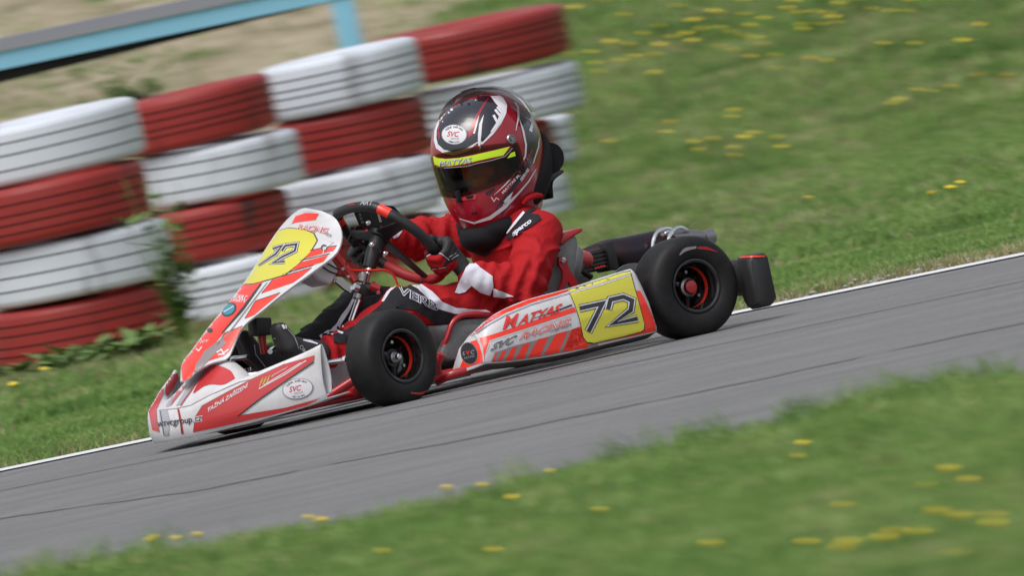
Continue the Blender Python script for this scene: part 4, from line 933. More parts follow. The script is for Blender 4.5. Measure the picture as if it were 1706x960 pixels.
# red trim along the front lip and over the back
mb = MB(); mb.tube([K(738, 580, .16), K(745, 562, .17), K(754, 538, .175), K(770, 526, .175), K(800, 524, .175), K(835, 528, .17)], .0078, 'red_paint', smooth=5)
tr = mb.build('edge_trim', seat); pr = Print(tr); pr.stroke([(777, 528), (792, 527)], 5, 'white_sticker', 2, 20); pr.stroke([(782, 528), (787, 528)], 2.5, 'black_sticker', 3, 20); pr.done()
# side faces seen between pod and driver
def solid_px(name, pts, Y, th, m, parent=kart, bev=.004, smooth=0, mats=None):
    P_ = [K(x, y, Y) for x, y in (spl(pts, smooth, True) if smooth else pts)]
    mb = MB(); mb.prism(P_, (0, 0, 0), (0, -th, 0), m); o = mb.build(name, parent); fix_normals(o)
    if bev: baked(o, [('BEVEL', dict(width=bev, segments=3, limit_method='ANGLE'))]); o.data.shade_smooth(); o.data.set_sharp_from_angle(angle=R(40))
    return o
solid_px('seat_bolster', [(893, 502), (908, 474), (922, 444), (932, 414), (938, 398), (948, 394), (961, 395), (961, 420), (956, 448), (946, 470), (930, 490)], .160, .10, 'seat_grey', seat, .012, 3)
solid_px('seat_top_flange', [(932, 404), (938, 393), (947, 385), (960, 381), (973, 379), (970, 386), (958, 393), (946, 401), (938, 409)], .165, .16, 'red_paint', seat, .004)
solid_px('seat_bolster', [(736, 592), (742, 570), (752, 545), (764, 534), (800, 530), (830, 528), (810, 548), (780, 572), (760, 600)], .172, .03, 'seat_grey', seat, .010, 3)
# lead ballast behind the seat, seat stay
solid_px('ballast', [(957, 410), (965, 410), (972, 418), (972, 440), (968, 458), (960, 470), (950, 474), (950, 440)], .12, .10, 'steel', kart, .012, 2)
mb = MB(); q = [(931, 436), (932, 428), (939, 427), (945, 432), (946, 442), (950, 450), (964, 474), (963, 486), (956, 486), (948, 470), (942, 474), (936, 492), (928, 492), (938, 466), (938, 452), (932, 442)]
mb.prism([K(x, y, .19) for x, y in q], (0, 0, 0), (0, -.012, 0), 'red_paint'); mb.lathe([(0, 0), (.0085, 0), (.0085, .006), (.005, .009), (0, .009)], K(937, 434, .19), (0, 1, 0), 'chrome', n=6); mb.build('seat_stay', kart)
# fuel tank between the legs
mb = MB(); mb.box((.28, 0, .12), (.20, .17, .13), 'white_plastic', bev=.2); mb.build('fuel_tank', kart)
# pedals
for s, (pa, pb, pc) in ((1, ((449, 583), (470, 577), (508, 596))), (-1, ((389, 596), (401, 594), (430, 620)))):
    mb = MB(); Yp = .09 if s > 0 else -.13
    if s > 0: mb.tube([K(450, 586, Yp+.05), K(455, 582, Yp), K(472, 578, Yp), K(490, 582, Yp), K(512, 597, Yp+.02), K(520, 612, Yp+.02)], .007, 'chrome', smooth=5)
    else: mb.tube([K(414, 595, .02), K(400, 597, -.02), K(388, 598, -.05), K(388, 606, -.05)], .007, 'chrome', smooth=4); mb.tube([K(388, 602, -.05), K(402, 640, -.05)], .006, 'steel')
    mb.build('pedal', kart)
mb = MB(); mb.box(K(433, 545, 0), (.05, .05, .048), 'black_plastic', bev=.12, rot=Matrix.Rotation(R(-10), 3, 'Y')); mb.tube([K(436, 560, 0), K(440, 590, 0)], [.012, .009], 'red_paint'); mb.build('brake_reservoir', kart)
# small bits under the near front corner
solid_px('lower_guard', [(545, 660), (560, 645), (600, 640), (640, 640), (640, 652), (600, 662), (560, 668)], .26, .01, 'dark_red_sticker', kart, .002)
for x, y, Yb in ((488, 689, .30), (500, 686, .30), (511, 683, .30), (612, 667, .30), (985, 580, .46), (1018, 573, .46)):
    mb = MB(); mb.lathe([(0, 0), (.005, 0), (.005, .012), (0, .012)], K(x, y, Yb), (0, 0, 1), 'black_plastic', n=8); mb.build('bolt', kart)

# ---- engine, radiator, exhaust (far side of the kart)
eng = empty('engine', tuple(Vector((-.25, -.30, .06)))); eng.parent = kart; eo = Vector((-.25, -.30, .06))
mb = MB(); mb.box((-.22, -.30, .10), (.16, .12, .10), 'dark_steel'); mb.lathe([(0, -.06), (.055, -.06), (.06, -.04), (.06, .04), (.05, .06), (0, .06)], (-.20, -.33, .12), (0, 1, 0), 'steel', n=28); mb.build('crankcase', eng, off=eo)
mb = MB(); cc = K(990, 434, -.22); mb.box(cc, (.075, .09, .060), 'black_plastic'); mb.box(K(1008, 428, -.20), (.028, .08, .080), 'black_plastic')
for k in range(5): mb.box(cc+Vector((0, .0, -.022+k*.011)), (.085, .10, .003), 'dark_steel', bev=0)
mb.lathe([(0, 0), (.022, 0), (.026, .02), (.022, .05), (0, .05)], K(978, 433, -.16), (1, .4, .2), 'dark_red_sticker', n=20)
for k in range(4): mb.lathe([(0, 0), (.0028, 0), (.0028, .004), (0, .004)], K(992+k*4.5, 447-k*1.2, -.16), (0, 1, 0), 'red_sticker', n=8)
mb.tube([K(975, 440, -.15), K(968, 450, -.10), K(985, 462, -.10)], .008, 'black_rubber', smooth=4)
mb.build('cylinder', eng, off=eo)
mb = MB(); Ye = -.22
mb.tube([K(966, 430, Ye), K(985, 426, Ye), K(1010, 424, Ye), K(1040, 423, Ye), (K(1075, 416, Ye)), K(1100, 408, Ye), K(1120, 402, Ye)], [.018, .028, .041, .047, .047, .042, .027], 'pipe_steel', n=28, smooth=5)
ex = mb.build('exhaust', kart)
mb = MB(); mb.tube([K(1088, 402, Ye), K(1120, 396, Ye), K(1160, 394, Ye), K(1178, 396, Ye)], [.027, .025, .018, .017], 'steel', n=24); mb.lathe([(.016, 0), (.021, 0), (.021, .03), (.016, .03), (.016, 0)], K(1172, 397, Ye), (-1, 0, .02), 'steel', n=24); mb.lathe([(0, 0), (.0158, 0)], K(1174, 397, Ye), (-1, 0, 0), 'groove', n=24)
mb.build('silencer', ex)
for cx_ in (1098, 1122):
    mb = MB(); mb.tube([K(cx_-11, 416, Ye+.06), K(cx_-9, 399, Ye+.06), K(cx_-2, 386, Ye+.05), K(cx_+10, 381-(cx_>1110)*2, Ye+.04), K(cx_+22, 384, Ye+.02), K(cx_+28, 392, Ye+.0)], .0055, 'chrome', n=10, smooth=5)
    for k in range(1): pass
    mb.build('spring', ex)
mb = MB(); mb.tube([K(1140, 386, Ye), K(1152, 376, Ye), K(1162, 369, Ye)], .0008, 'steel', n=5); mb.build('wire', ex); mb = MB(); mb.tube([K(1088, 393, Ye), K(1078, 388, Ye)], .0008, 'steel', n=5); mb.build('wire', ex); mb = MB(); mb.tube([K(1104, 388, Ye+.03), K(1114, 388, Ye+.03)], .010, 'chrome', n=12); mb.build('clamp', ex)

# ---- rear bumper
mb = MB(); xb = -.66
rows = []
for y, w_, z0, z1_ in ((.535, .052, .055, .178), (.530, .060, .046, .184), (.51, .064, .040, .187), (.475, .064, .040, .188), (.458, .056, .055, .186), (.44, .04, .080, .180), (.36, .040, .085, .182), (.33, .055, .120, .188), (.0, .055, .125, .188), (-.33, .055, .12, .188), (-.36, .06, .06, .188), (-.40, .062, .045, .188), (-.47, .062, .045, .188), (-.505, .055, .055, .182), (-.52, .04, .08, .165)):
    rows.append([np.array(p) for p in ((xb+w_/2-.01, y, z1_), (xb+w_/2, y, z1_-.012), (xb+w_/2, y, z0+.012), (xb+w_/2-.014, y, z0), (xb-w_/2+.014, y, z0), (xb-w_/2, y, z0+.012), (xb-w_/2, y, z1_-.012), (xb-w_/2+.01, y, z1_))])
mb.grid(rows, 'black_plastic', closed_u=True, cap=True); rb = mb.build('rear_bumper', kart, angle=40); fix_normals(rb); pr = Print(rb); pr.stroke([(1229, 429), (1250, 428), (1274, 427)], 2.6, 'red_sticker', 2, 4); pr.done()
mb = MB(); mb.tube([(-.60, .22, .10), (xb, .22, .15)], .012, 'black_plastic'); mb.tube([(-.60, -.22, .10), (xb, -.22, .15)], .012, 'black_plastic'); mb.build('bumper_bracket', kart)
# ------------------------------------------------------------------ the driver
DO = Vector((-.12, 0, .06))
per = empty('person', tuple(KO+KF*DO.x+Vector((0, 0, DO.z))), KROT, label='child racing driver in red suit and helmet sitting in the kart, hands on the wheel', cat='person')
def prt(mb, name, parent=per, off=DO, **k): return mb.build(name, parent, off=off, **k)
def capsule(mb, a, b, ra, rb, m, n=18, k=5):
    a, b = Vector(a), Vector(b); ax = (b-a); L = ax.length; ax.normalize(); prof = []
    for i in range(k+1): t = math.pi/2*i/k; prof.append((ra*math.sin(t), -ra*math.cos(t)))
    for i in range(k+1): t = math.pi/2*i/k; prof.append((rb*math.cos(t), L+rb*math.sin(t)))
    prof[0] = (1e-5, -ra); prof[-1] = (1e-5, L+rb); mb.lathe(prof, a, ax, m, n=n)
def ellipsoid(mb, c, r, m, rot=None, n=24):
    bm = bmesh.new(); bmesh.ops.create_uvsphere(bm, u_segments=n, v_segments=n//2, radius=1); Mx = rot or Matrix.Identity(3)
    mb.add([Mx @ Vector((v.co.x*r[0], v.co.y*r[1], v.co.z*r[2])) + Vector(c) for v in bm.verts], [[v.index for v in f.verts] for f in bm.faces], m); bm.free()
def fuse(o, vox, sm_, it=6):
    baked(o, [('REMESH', dict(mode='VOXEL', voxel_size=vox)), ('SMOOTH', dict(factor=sm_, iterations=it))]); o.data.shade_smooth(); return o
def setmat(o, m): o.data.materials.clear(); o.data.materials.append(MATS[m])
J = dict(shN=K(898, 388, .15), shF=K(806, 392, -.15), elN=K(873, 480, .215), wrN=K(789, 463, .165), elF=K(722, 396, -.23), wrF=K(628, 402, -.165),
         hipN=K(850, 510, .085), kn=K(668, 514, .125), an=K(553, 588, .12), hipF=K(800, 522, -.085), kf=K(600, 512, -.12), af=K(492, 592, -.10))
chest = K(848, 415, 0); belly = K(858, 470, 0); pelv = K(855, 510, 0); neck = K(835, 360, 0)
HC = K(812, 262, 0)
# body (one continuous figure under the suit, head inside the helmet)
mb = MB()
ellipsoid(mb, HC+Vector((.0, 0, -.005)), (.082, .066, .10), 'skin'); capsule(mb, HC+Vector((-.02, 0, -.05)), neck, .045, .05, 'skin')
capsule(mb, neck, chest, .06, .085, 'skin'); capsule(mb, chest, pelv, .085, .085, 'skin')
for s, sh, el, wr, hp, kn, an in ((1, 'shN', 'elN', 'wrN', 'hipN', 'kn', 'an'), (-1, 'shF', 'elF', 'wrF', 'hipF', 'kf', 'af')):
    capsule(mb, chest, J[sh], .06, .038, 'skin'); capsule(mb, J[sh], J[el], .036, .028, 'skin'); capsule(mb, J[el], J[wr], .028, .018, 'skin')
    capsule(mb, pelv, J[hp], .07, .055, 'skin'); capsule(mb, J[hp], J[kn], .052, .038, 'skin'); capsule(mb, J[kn], J[an], .036, .022, 'skin')
HD = (KF*0); 
# helmet frame: forward direction turned towards the inside of the corner and dipped
hyaw = R(24); hp_ = R(9)
hf = Vector((math.cos(hyaw)*math.cos(hp_), math.sin(hyaw)*math.cos(hp_), -math.sin(hp_))); hl = Vector((-math.sin(hyaw), math.cos(hyaw), 0)); hu = hf.cross(hl)
HM = Matrix((hf, hl, hu)).transposed()
def H(x, y, z): return HC + hf*x + hl*y + hu*z
ellipsoid(mb, H(.070, 0, -.012), (.016, .012, .022), 'skin'); ellipsoid(mb, H(.055, 0, -.060), (.030, .032, .024), 'skin'); ellipsoid(mb, H(.056, .033, -.03), (.022, .022, .022), 'skin'); ellipsoid(mb, H(.056, -.033, -.03), (.022, .022, .022), 'skin')
body = prt(mb, 'body'); fuse(body, .006, .5, 4); setmat(body, 'skin')
for s in (1, -1):
    mb = MB(); ellipsoid(mb, H(.073, s*.030, .012), (.010, .013, .009), 'eye_white'); ellipsoid(mb, H(.081, s*.030, .012), (.004, .006, .006), 'eye_dark'); prt(mb, 'eye')
    mb = MB(); mb.tube([H(.080, s*.016, .030), H(.083, s*.030, .034), H(.076, s*.046, .029)], [.003, .004, .002], 'eye_dark', n=8); prt(mb, 'eyebrow')
# suit
mb = MB(); m = 'suit_red'
ellipsoid(mb, chest+Vector((-.01, 0, .0)), (.105, .145, .13), m); ellipsoid(mb, belly, (.105, .135, .11), m); ellipsoid(mb, pelv+Vector((0, 0, -.01)), (.12, .14, .085), m)
ellipsoid(mb, chest.lerp(neck, .62), (.075, .115, .05), m)
for s, sh, el, wr, hp, kn, an in ((1, 'shN', 'elN', 'wrN', 'hipN', 'kn', 'an'), (-1, 'shF', 'elF', 'wrF', 'hipF', 'kf', 'af')):
    capsule(mb, chest+Vector((-.01, s*.06, .03)), J[sh]+Vector((-.005, -s*.012, -.004)), .087, .067, m); capsule(mb, J[sh], J[el], .066, .056, m); capsule(mb, J[el], J[wr], .057, .042, m)
    capsule(mb, J[wr], J[wr].lerp(J[el], .25), .042, .046, m)
    capsule(mb, pelv+Vector((0, s*.05, 0)), J[hp], .085, .078, m); capsule(mb, J[hp], J[kn], .078, .058, m); capsule(mb, J[kn], J[an], .056, .040, m)
suit = prt(mb, 'racing_suit'); fuse(suit, .0075, .6, 7); setmat(suit, 'suit_red')
baked(suit, [('SUBSURF', dict(levels=1))])
# cloth folds: wrinkle displacement, strongest at elbows, waist, knees
def folds(o):
    me = o.data; n = len(me.vertices); co = np.zeros(n*3); me.vertices.foreach_get('co', co); co = co.reshape(-1, 3); no = np.zeros(n*3); me.vertices.foreach_get('normal', no); no = no.reshape(-1, 3)
    from mathutils import noise as mn
    def seg(p, a, b):
        a = np.array(a); b = np.array(b); t = np.clip(((p-a)@(b-a))/((b-a)@(b-a)), 0, 1); q = a+t[:, None]*(b-a); return np.linalg.norm(p-q, axis=1), t
    d = np.zeros(n)
    for a, b, ctr, wl in ((J['shN'], J['elN'], .9, .030), (J['elN'], J['wrN'], .15, .024), (J['shF'], J['elF'], .9, .028), (J['elF'], J['wrF'], .15, .024), (J['hipN'], J['kn'], .1, .034), (J['kn'], J['an'], .95, .022), (J['kf'], J['af'], .9, .024)):
        di, t = seg(co, a, b); L = (Vector(b)-Vector(a)).length; wgt = np.exp(-((di-.05)/.035)**2)*(np.exp(-((t-ctr)/.38)**2)*.85+.30)
        ax = np.array((Vector(b)-Vector(a)).normalized()); s_ = (co-np.array(a))@ax
        ph = np.array([mn.noise(Vector(c*9.0)) for c in co])*2.6+np.array([mn.noise(Vector(c*3.5+7)) for c in co])*2.0
        skew = co@np.array((.25, .3, .55)); f = np.sin((s_+skew*.55)/wl*2*np.pi*.5+ph*2.0); f = np.sign(f)*np.abs(f)**.8
        d += wgt*np.where(f > 0, f, f*.7)*.0060
    nz = np.array([mn.noise(Vector(c*13.0)) for c in co]); cr = 1-np.abs(np.array([mn.noise(Vector((c[0]*7, c[1]*7, c[2]*11+3))) for c in co]))*3.2
    r2 = 1-np.abs(np.array([mn.noise(Vector((c[0]*16+c[2]*9, c[1]*9, c[2]*26+5))) for c in co]))*3.0
    d += nz*.002+np.clip(cr, 0, 1)**3*.0075+np.clip(r2, 0, 1)**2.5*.0014-.002
    co = co+no*d[:, None]; me.vertices.foreach_set('co', co.ravel()); me.update()
folds(suit); suit.data.shade_smooth()
# the far leg is the suit's black panel
suit.data.materials.append(MATS['suit_black'])
for f in suit.data.polygons:
    c = f.center
    if c.y < -.045 and c.x > .12: f.material_index = 1
def shift_print(o):   # vertices are in kart frame already; printing works directly
    return Print(o)
pr = Print(suit); zs = Z(680, 340, 4.3636); z4 = Z(730, 400, 4); z2 = Z(530, 300, 3)
BK, WH = 'suit_black', 'suit_white'
pr.off = lambda l: .0025+.0011*l
pr.poly([(757, 488), (765, 470), (780, 440), (790, 437), (800, 446), (820, 460), (822, 478), (816, 492), (800, 487), (786, 476), (775, 487), (764, 490)], WH, 1, 4)
pr.poly([(822, 480), (856, 494), (838, 496), (822, 494)], WH, 1, 4)
pr.poly(z2([(430, 508), (455, 503), (520, 525), (570, 560), (620, 610), (690, 640), (760, 645), (840, 650), (862, 662), (850, 672), (740, 672), (680, 668), (600, 645), (540, 590), (500, 545), (450, 518), (400, 525), (360, 560), (330, 610), (318, 608), (345, 560), (390, 520)]), WH, 1, 4)
pr.poly(z2([(330, 610), (362, 560), (402, 527), (452, 520), (500, 547), (538, 592), (598, 648), (678, 671), (740, 675), (760, 700), (700, 720), (650, 770), (630, 752), (560, 700), (480, 650), (420, 645), (350, 655), (270, 690), (200, 720)]), BK, 1, 4)
pr.poly(z2([(585, 745), (640, 752), (632, 778), (610, 765)]), WH, 2, 4)
VT = z2([(408, 540), (0, 0)])[0]
for b_, m_, l_ in ((.04, WH, 4), (-.012, BK, 5)):
    pr.text('VERB', (664, 489.5), (28, 12.6), (.5, -18), m_, l_, 4, .0, b_)
# far shin stripes, near ankle
pr.poly([(530, 552), (555, 540), (580, 505), (592, 498), (596, 500), (588, 520), (572, 548), (550, 560)], BK, 1, 4)
pr.poly([(500, 560), (530, 548), (560, 520), (575, 500), (590, 492), (583, 512), (566, 540), (556, 553), (520, 568)], BK, 1, 4)
pr.stroke([(592, 494), (580, 515), (564, 540), (552, 556)], [4, 6, 8, 9], WH, 3, 4); pr.stroke([(600, 500), (584, 525), (572, 546)], [2, 2, 3], WH, 3, 4)
pr.poly([(556, 558), (580, 548), (615, 530), (640, 505), (640, 530), (600, 560), (580, 572), (556, 572)], BK, 1, 4)
pr.stroke([(533, 562), (545, 554), (560, 551), (572, 556)], [5, 6, 6, 3], WH, 3, 4)
# chest: black yoke, shoulder patch
pr.poly([(760, 372), (800, 392), (842, 388), (880, 350), (915, 335), (918, 345), (888, 352), (850, 385), (836, 398), (828, 412), (810, 428), (794, 424), (788, 402), (764, 394)], BK, 1, 4)
pr.poly(zs([(708, 252), (832, 105), (870, 72), (948, 78), (968, 108), (900, 158), (800, 222), (745, 258)]), BK, 2, 4)
pr.stroke(zs([(722, 212), (775, 145), (845, 62)]), [2, 4, 4.5], WH, 3, 4)
pr.text('sparco', (856.5, 393.5), (11.6, -9.0), (-4.0, -8.6), WH, 4, 3, 0, .035, .95)
pr.text('KERB', (812, 412), (5, -2.5), (1, -6), WH, 3, 4, .2)
pr.poly([(664, 386), (670, 385), (664, 394), (656, 398), (650, 392)], WH, 1, 4)
pr.done()
# folded collar
mb = MB(); cols = []
for t in np.linspace(0, 2*math.pi, 37): cols.append(neck+Vector((-.01, 0, -.02))+Vector((math.cos(t)*.075, math.sin(t)*.078, -.02*math.cos(t))))
mb.tube(cols[:-1], .022, 'suit_black', n=14, closed=True); prt(mb, 'collar')
# black balaclava bib under the chin
mb = MB(); ellipsoid(mb, K(822, 380, .01), (.092, .108, .055), 'foam_black'); ellipsoid(mb, K(812, 392, .02), (.080, .075, .050), 'foam_black'); bib = prt(mb, 'balaclava'); fuse(bib, .006, .6, 6); setmat(bib, 'foam_black')
# ---- helmet shell
def hring(z):
    zs_ = [-.190, -.180, -.160, -.135, -.100, -.055, -.01, .035, .075, .110, .135, .150, .156]
    fr_ = [.095, .128, .152, .163, .166, .160, .152, .150, .141, .118, .084, .045, .004]
    bk_ = [.075, .088, .100, .115, .135, .156, .170, .172, .160, .133, .098, .050, .004]
    hw_ = [.085, .096, .108, .118, .128, .137, .142, .140, .130, .109, .078, .042, .004]
    P = np.array(spl([[a, b, c, d] for a, b, c, d in zip(zs_, fr_, bk_, hw_)], 8)); o = np.argsort(P[:, 0], kind='stable'); P = P[o]
    return [np.interp(z, P[:, 0], P[:, k]) for k in (1, 2, 3)]
HZ = 1.09
def hpt(z, t, k=1.0):      # t angle: 0 front, 90deg left
    f, b, w_ = hring(z); c, s = math.cos(t), math.sin(t)
    e = 1.75 if z < .0 else 1.9
    # superellipse ring, front slightly pointed at the chin
    r = 1/(abs(c)**(2.15)+abs(s)**(2.15))**(1/2.15); x = c*r*(f if c > 0 else b); y = s*r*w_
    if z < -.08 and c > 0: y *= 1-.12*min(1, (-.08-z)/.08)*c
    return H(x*k, y*k, (z*(k if z > 0 else 1))*(HZ if z > 0 else 1.01))
zl = [v for v in np.r_[-.19, -.187, -.182, np.arange(-.174, .12, .006), .124, .13, .136, .142, .147, .151, .1535, .155, .156]]
tl = [2*math.pi*i/96 for i in range(96)]
def eye_lo(t): return -.058+.012*abs(t)/1.3
def eye_hi(t): return .042-.030*(abs(t)/1.3)**2+.0
mb = MB(); rows = [[hpt(z, t) for t in tl] for z in zl]; F = []; nT = len(tl)
verts = [p for r in rows for p in r]; fs = []
for i in range(len(zl)-1):
    for j in range(nT):
        zc = (zl[i]+zl[i+1])/2; t = tl[j]+math.pi/96; t = t if t < math.pi else t-2*math.pi
        if abs(t) < 1.25 and eye_lo(t)+.006 < zc < eye_hi(t)-.006: continue
        fs.append((i*nT+j, i*nT+(j+1) % nT, (i+1)*nT+(j+1) % nT, (i+1)*nT+j))
fs.append(tuple((len(zl)-1)*nT+j for j in range(nT))); mb.add(verts, fs, 'helmet_red')
hel = prt(mb, 'helmet', angle=0)
baked(hel, [('SOLIDIFY', dict(thickness=.010, offset=-1))]); hel.data.shade_smooth(); hel.data.set_sharp_from_angle(angle=R(40))
# visor
def vis_rows(k, z0f, z1f, tm, nz=14, nt_=60):
    return [[hpt(z0f(t)+(z1f(t)-z0f(t))*i/nz, t, k) for t in np.linspace(-tm, tm, nt_)] for i in range(nz+1)]
mb = MB(); mb.grid(vis_rows(1.018, lambda t: eye_lo(t)-.006, lambda t: eye_hi(t)+.016, 1.32), 'visor'); vis = prt(mb, 'visor', hel, off=(0, 0, 0), angle=0)
# lining inside so the cavity reads dark
mb = MB(); mb.grid([[hpt(z, t, .90) for t in tl] for z in np.arange(-.15, .15, .02)], 'foam_black', closed_u=True)
# open the front of the lining
keep_f = []; keep_m = []
for f, m_ in zip(mb.f, mb.m):
    j = f[0] % nT; t = tl[j]; t = t if t < math.pi else t-2*math.pi; z = -.15+.02*(f[0]//nT)
    if abs(t) < 1.0 and -.10 < z < .05: continue
    keep_f.append(f); keep_m.append(m_)
mb.f, mb.m = keep_f, keep_m; prt(mb, 'lining', hel, off=(0, 0, 0))
# neon visor strip goes on the visor, other graphics on the shell
z3h = Z(690, 130, 3.31); z5 = Z(710, 140, 6)
pv = Print(vis)
ny = z5([(70, 712), (110, 738), (200, 748), (330, 738), (450, 715), (560, 690), (700, 658), (835, 625), (770, 712), (640, 738), (520, 765), (400, 795), (250, 818), (130, 820), (85, 800)])
pv.poly(z5([(60, 700), (110, 730), (200, 740), (330, 730), (450, 706), (560, 682), (700, 650), (855, 615), (800, 700), (770, 725), (640, 750), (520, 778), (400, 812), (250, 832), (110, 836), (75, 810)]), 'helmet_red', 1, 4)
pv.poly(ny, 'neon', 2, 4)
pv.text('MATYAS', z5([(128, 826)])[0], (14.2, -1.7), (2.0, -12.5), 'grey_sticker', 3, 4, .1, .03); pv.text('MATYAS', z5([(124, 823)])[0], (14.2, -1.7), (2.0, -12.5), 'white_sticker', 5, 4, .1, .0)
pv.stroke(z5([(180, 838), (400, 822), (520, 790), (660, 760), (790, 722), (860, 640)]), 1.2, 'silver_sticker', 3, 4)
pv.poly(z5([(808, 742), (845, 690), (885, 674), (892, 718)]), 'neon', 2, 4)
pv.done()
pr = Print(hel); HW = 'helmet_white'
out = z5([(100, 640), (78, 560), (85, 470), (105, 400), (150, 320), (215, 235), (300, 165), (420, 105), (500, 82), (600, 70), (690, 85), (770, 140), (808, 205), (800, 290), (750, 395), (670, 500), (560, 602), (510, 590), (420, 670), (275, 712), (170, 690)])
inn = z5([(120, 600), (105, 540), (108, 460), (130, 400), (180, 315), (245, 235), (330, 165), (430, 115), (520, 95), (600, 95), (650, 130), (690, 190), (762, 268), (735, 370), (660, 470), (600, 540), (560, 580), (540, 560), (515, 575), (400, 640), (275, 675), (180, 655)])
pr.poly(out, HW, 1, 5); pr.poly(inn, 'helmet_black', 2, 5)
pr.stroke(z5([(760, 270), (740, 330), (720, 388), (650, 480)]), [2, 5, 6, 3], HW, 3, 5)
for a, b in (((688, 255), (738, 318)), ((708, 228), (760, 290)), ((672, 310), (712, 385))): pr.stroke(z5([a, b]), 4.2, HW, 3, 5)
pr.stroke(z5([(620, 145), (560, 235), (500, 340), (468, 440), (460, 490)]), [1, 3.5, 5, 6, 5], 'helmet_red', 3, 5)
pr.poly(z5([(420, 470), (478, 450), (465, 505), (420, 535)]), 'helmet_red', 3, 5)
pr.stroke(z5([(528, 315), (505, 400), (478, 495)]), [.5, 2.5, 3], HW, 4, 5)
pr.stroke(z5([(575, 310), (545, 400), (535, 500), (530, 590), (542, 690)]), [.5, 4.5, 5.5, 4, .5], HW, 4, 5)
pr.stroke(z5([(150, 330), (130, 420), (120, 510)]), [.6, 2, 1.6], 'helmet_red', 3, 5); pr.stroke(z5([(130, 480), (135, 545)]), 3, 'helmet_red', 3, 5)
oval_logo(pr, z5([(283, 505)])[0], 20.5, 16, R(2), 4, 'TAŽNÁ ZAŘÍZENÍ', 'GROUP', 'WWW.SVC')
# side bands
pr.stroke(z3h([(480, 95), (540, 110), (572, 160), (575, 215), (560, 290)]), [1, 2, 3, 3, 1], HW, 1, 5)
pr.poly(z3h([(600, 150), (640, 200), (680, 290), (688, 360), (672, 430), (620, 520), (560, 600), (500, 680), (440, 740), (470, 690), (540, 600), (600, 500), (620, 440), (610, 340), (578, 225)]), 'helmet_black', 1, 5)
pr.stroke(z3h([(578, 220), (600, 290), (616, 370), (612, 430), (570, 510), (500, 590), (440, 645)]), [.6, 3.2, 3, 2.6, 2, 2, .5], HW, 2, 5)
pr.stroke(z3h([(688, 330), (684, 380), (655, 470)]), [1, 2.2, 1.6], HW, 2, 5)
pr.stroke(z3h([(672, 500), (630, 570), (570, 640), (500, 710), (420, 770), (330, 800), (250, 775)]), [1, 2.5, 3, 6, 6, 3, 1.5], HW, 2, 5)
pr.poly(z3h([(545, 625), (525, 680), (500, 690), (480, 720), (500, 680), (490, 682), (515, 652)]), HW, 3, 5)
pr.text('MATYAS M.', z3h([(488, 640)])[0], (5.8, -6.2), (-3.6, -4.6), HW, 4, 5, 0, .03)
pr.text('VITVER A RH+', z3h([(583, 527)])[0], (3.5, -6.2), (-5.4, -3.0), 'dark_red_sticker', 4, 5, 0, .02)
pr.text('SERVIS', z3h([(590, 570)])[0], (4.6, -6.6), (-5.0, -3.4), HW, 4, 5, .3, .04)
pr.stroke(z3h([(425, 655), (440, 680), (452, 660), (468, 670)]), 1.4, HW, 4, 8)
pr.poly(z3h([(645, 245), (655, 250), (648, 300), (630, 290)]), HW, 4, 5); pr.stroke(z3h([(610, 215), (640, 235), (655, 270)]), [1, 3, 1], 'silver_sticker', 4, 5)
# dark recess under the eyeport, chin vents
pr.poly(z3h([(195, 640), (260, 650), (345, 640), (340, 668), (258, 676), (205, 668)]), 'dark_red_sticker', 2, 5)
for q in ([(205, 645), (240, 648), (240, 666), (215, 664)], [(285, 652), (330, 645), (322, 664), (290, 668)], [(392, 632), (440, 606), (446, 618), (400, 648)], [(318, 742), (350, 736), (345, 748), (320, 752)]): pr.poly(z3h(q), 'helmet_black', 3, 5)
for x, y in ((263, 145), (302, 143), (345, 95)): pr.poly(ell(z3h([(x, y)])[0], 1.6, 1.6, 0, 10), 'foam_black', 5, 8)
pr.done()
# pivot, clip
def at_h(o_, x, y): 
    d = lray(x, y); b = BVHTree.FromPolygons([v.co.copy() for v in o_.data.vertices], [tuple(p.vertices) for p in o_.data.polygons]); return b.ray_cast(CLOC, d)
h, nrm, _, _ = at_h(hel, 851, 232)
mb = MB(); mb.lathe([(0.0145, -.004), (.0145, .003), (.012, .006), (.009, .006), (.009, .004), (.006, .004), (.006, .008), (0, .008)], h, nrm, 'steel', n=28); prt(mb, 'visor_pivot', hel, off=(0, 0, 0))
h, nrm, _, _ = at_h(hel, 766, 331)
if h is not None:
    mb = MB(); mb.box(h+nrm*.004+Vector((0, 0, .006)), (.012, .012, .034), 'foam_black', bev=.2); prt(mb, 'visor_clip', hel, off=(0, 0, 0))
# clear spoiler over the crown and back
rows = []
for i in range(15):
    z = .05+(.160-.05)*i/14
    rows.append([hpt(min(z, .1535), math.pi+t, 1.07 if abs(t) < 1.2 else 1.05)+hu*.012 for t in np.linspace(-1.55, 1.55, 40)])
mb = MB(); mb.grid(rows, 'clear_plastic'); prt(mb, 'spoiler', hel, off=(0, 0, 0), angle=60)
# ---- neck brace: foam ring with a raised back
mb = MB(); rows = []; nc_ = neck+Vector((-.012, .0, .028))
for i in range(48):
    t = 2*math.pi*i/48; bk = max(0, -math.cos(t-.25)); rr = .098+.045*bk; c = nc_+Vector((math.cos(t)*rr, math.sin(t)*rr*.98, -.02*math.cos(t)+.085*bk**1.5)); o_ = Vector((math.cos(t), math.sin(t), .55)).normalized(); u_ = Vector((0, 0, 1)); r_ = []
    for j in range(14):
        a = 2*math.pi*j/14; r_.append(c+o_*math.cos(a)*(.020+.014*bk)+ (u_+o_*.2)*math.sin(a)*(.026+.046*bk))
    rows.append(r_)
mb.grid(rows, 'foam_black', closed_u=True, closed_v=True); nb = prt(mb, 'neck_brace', angle=0)
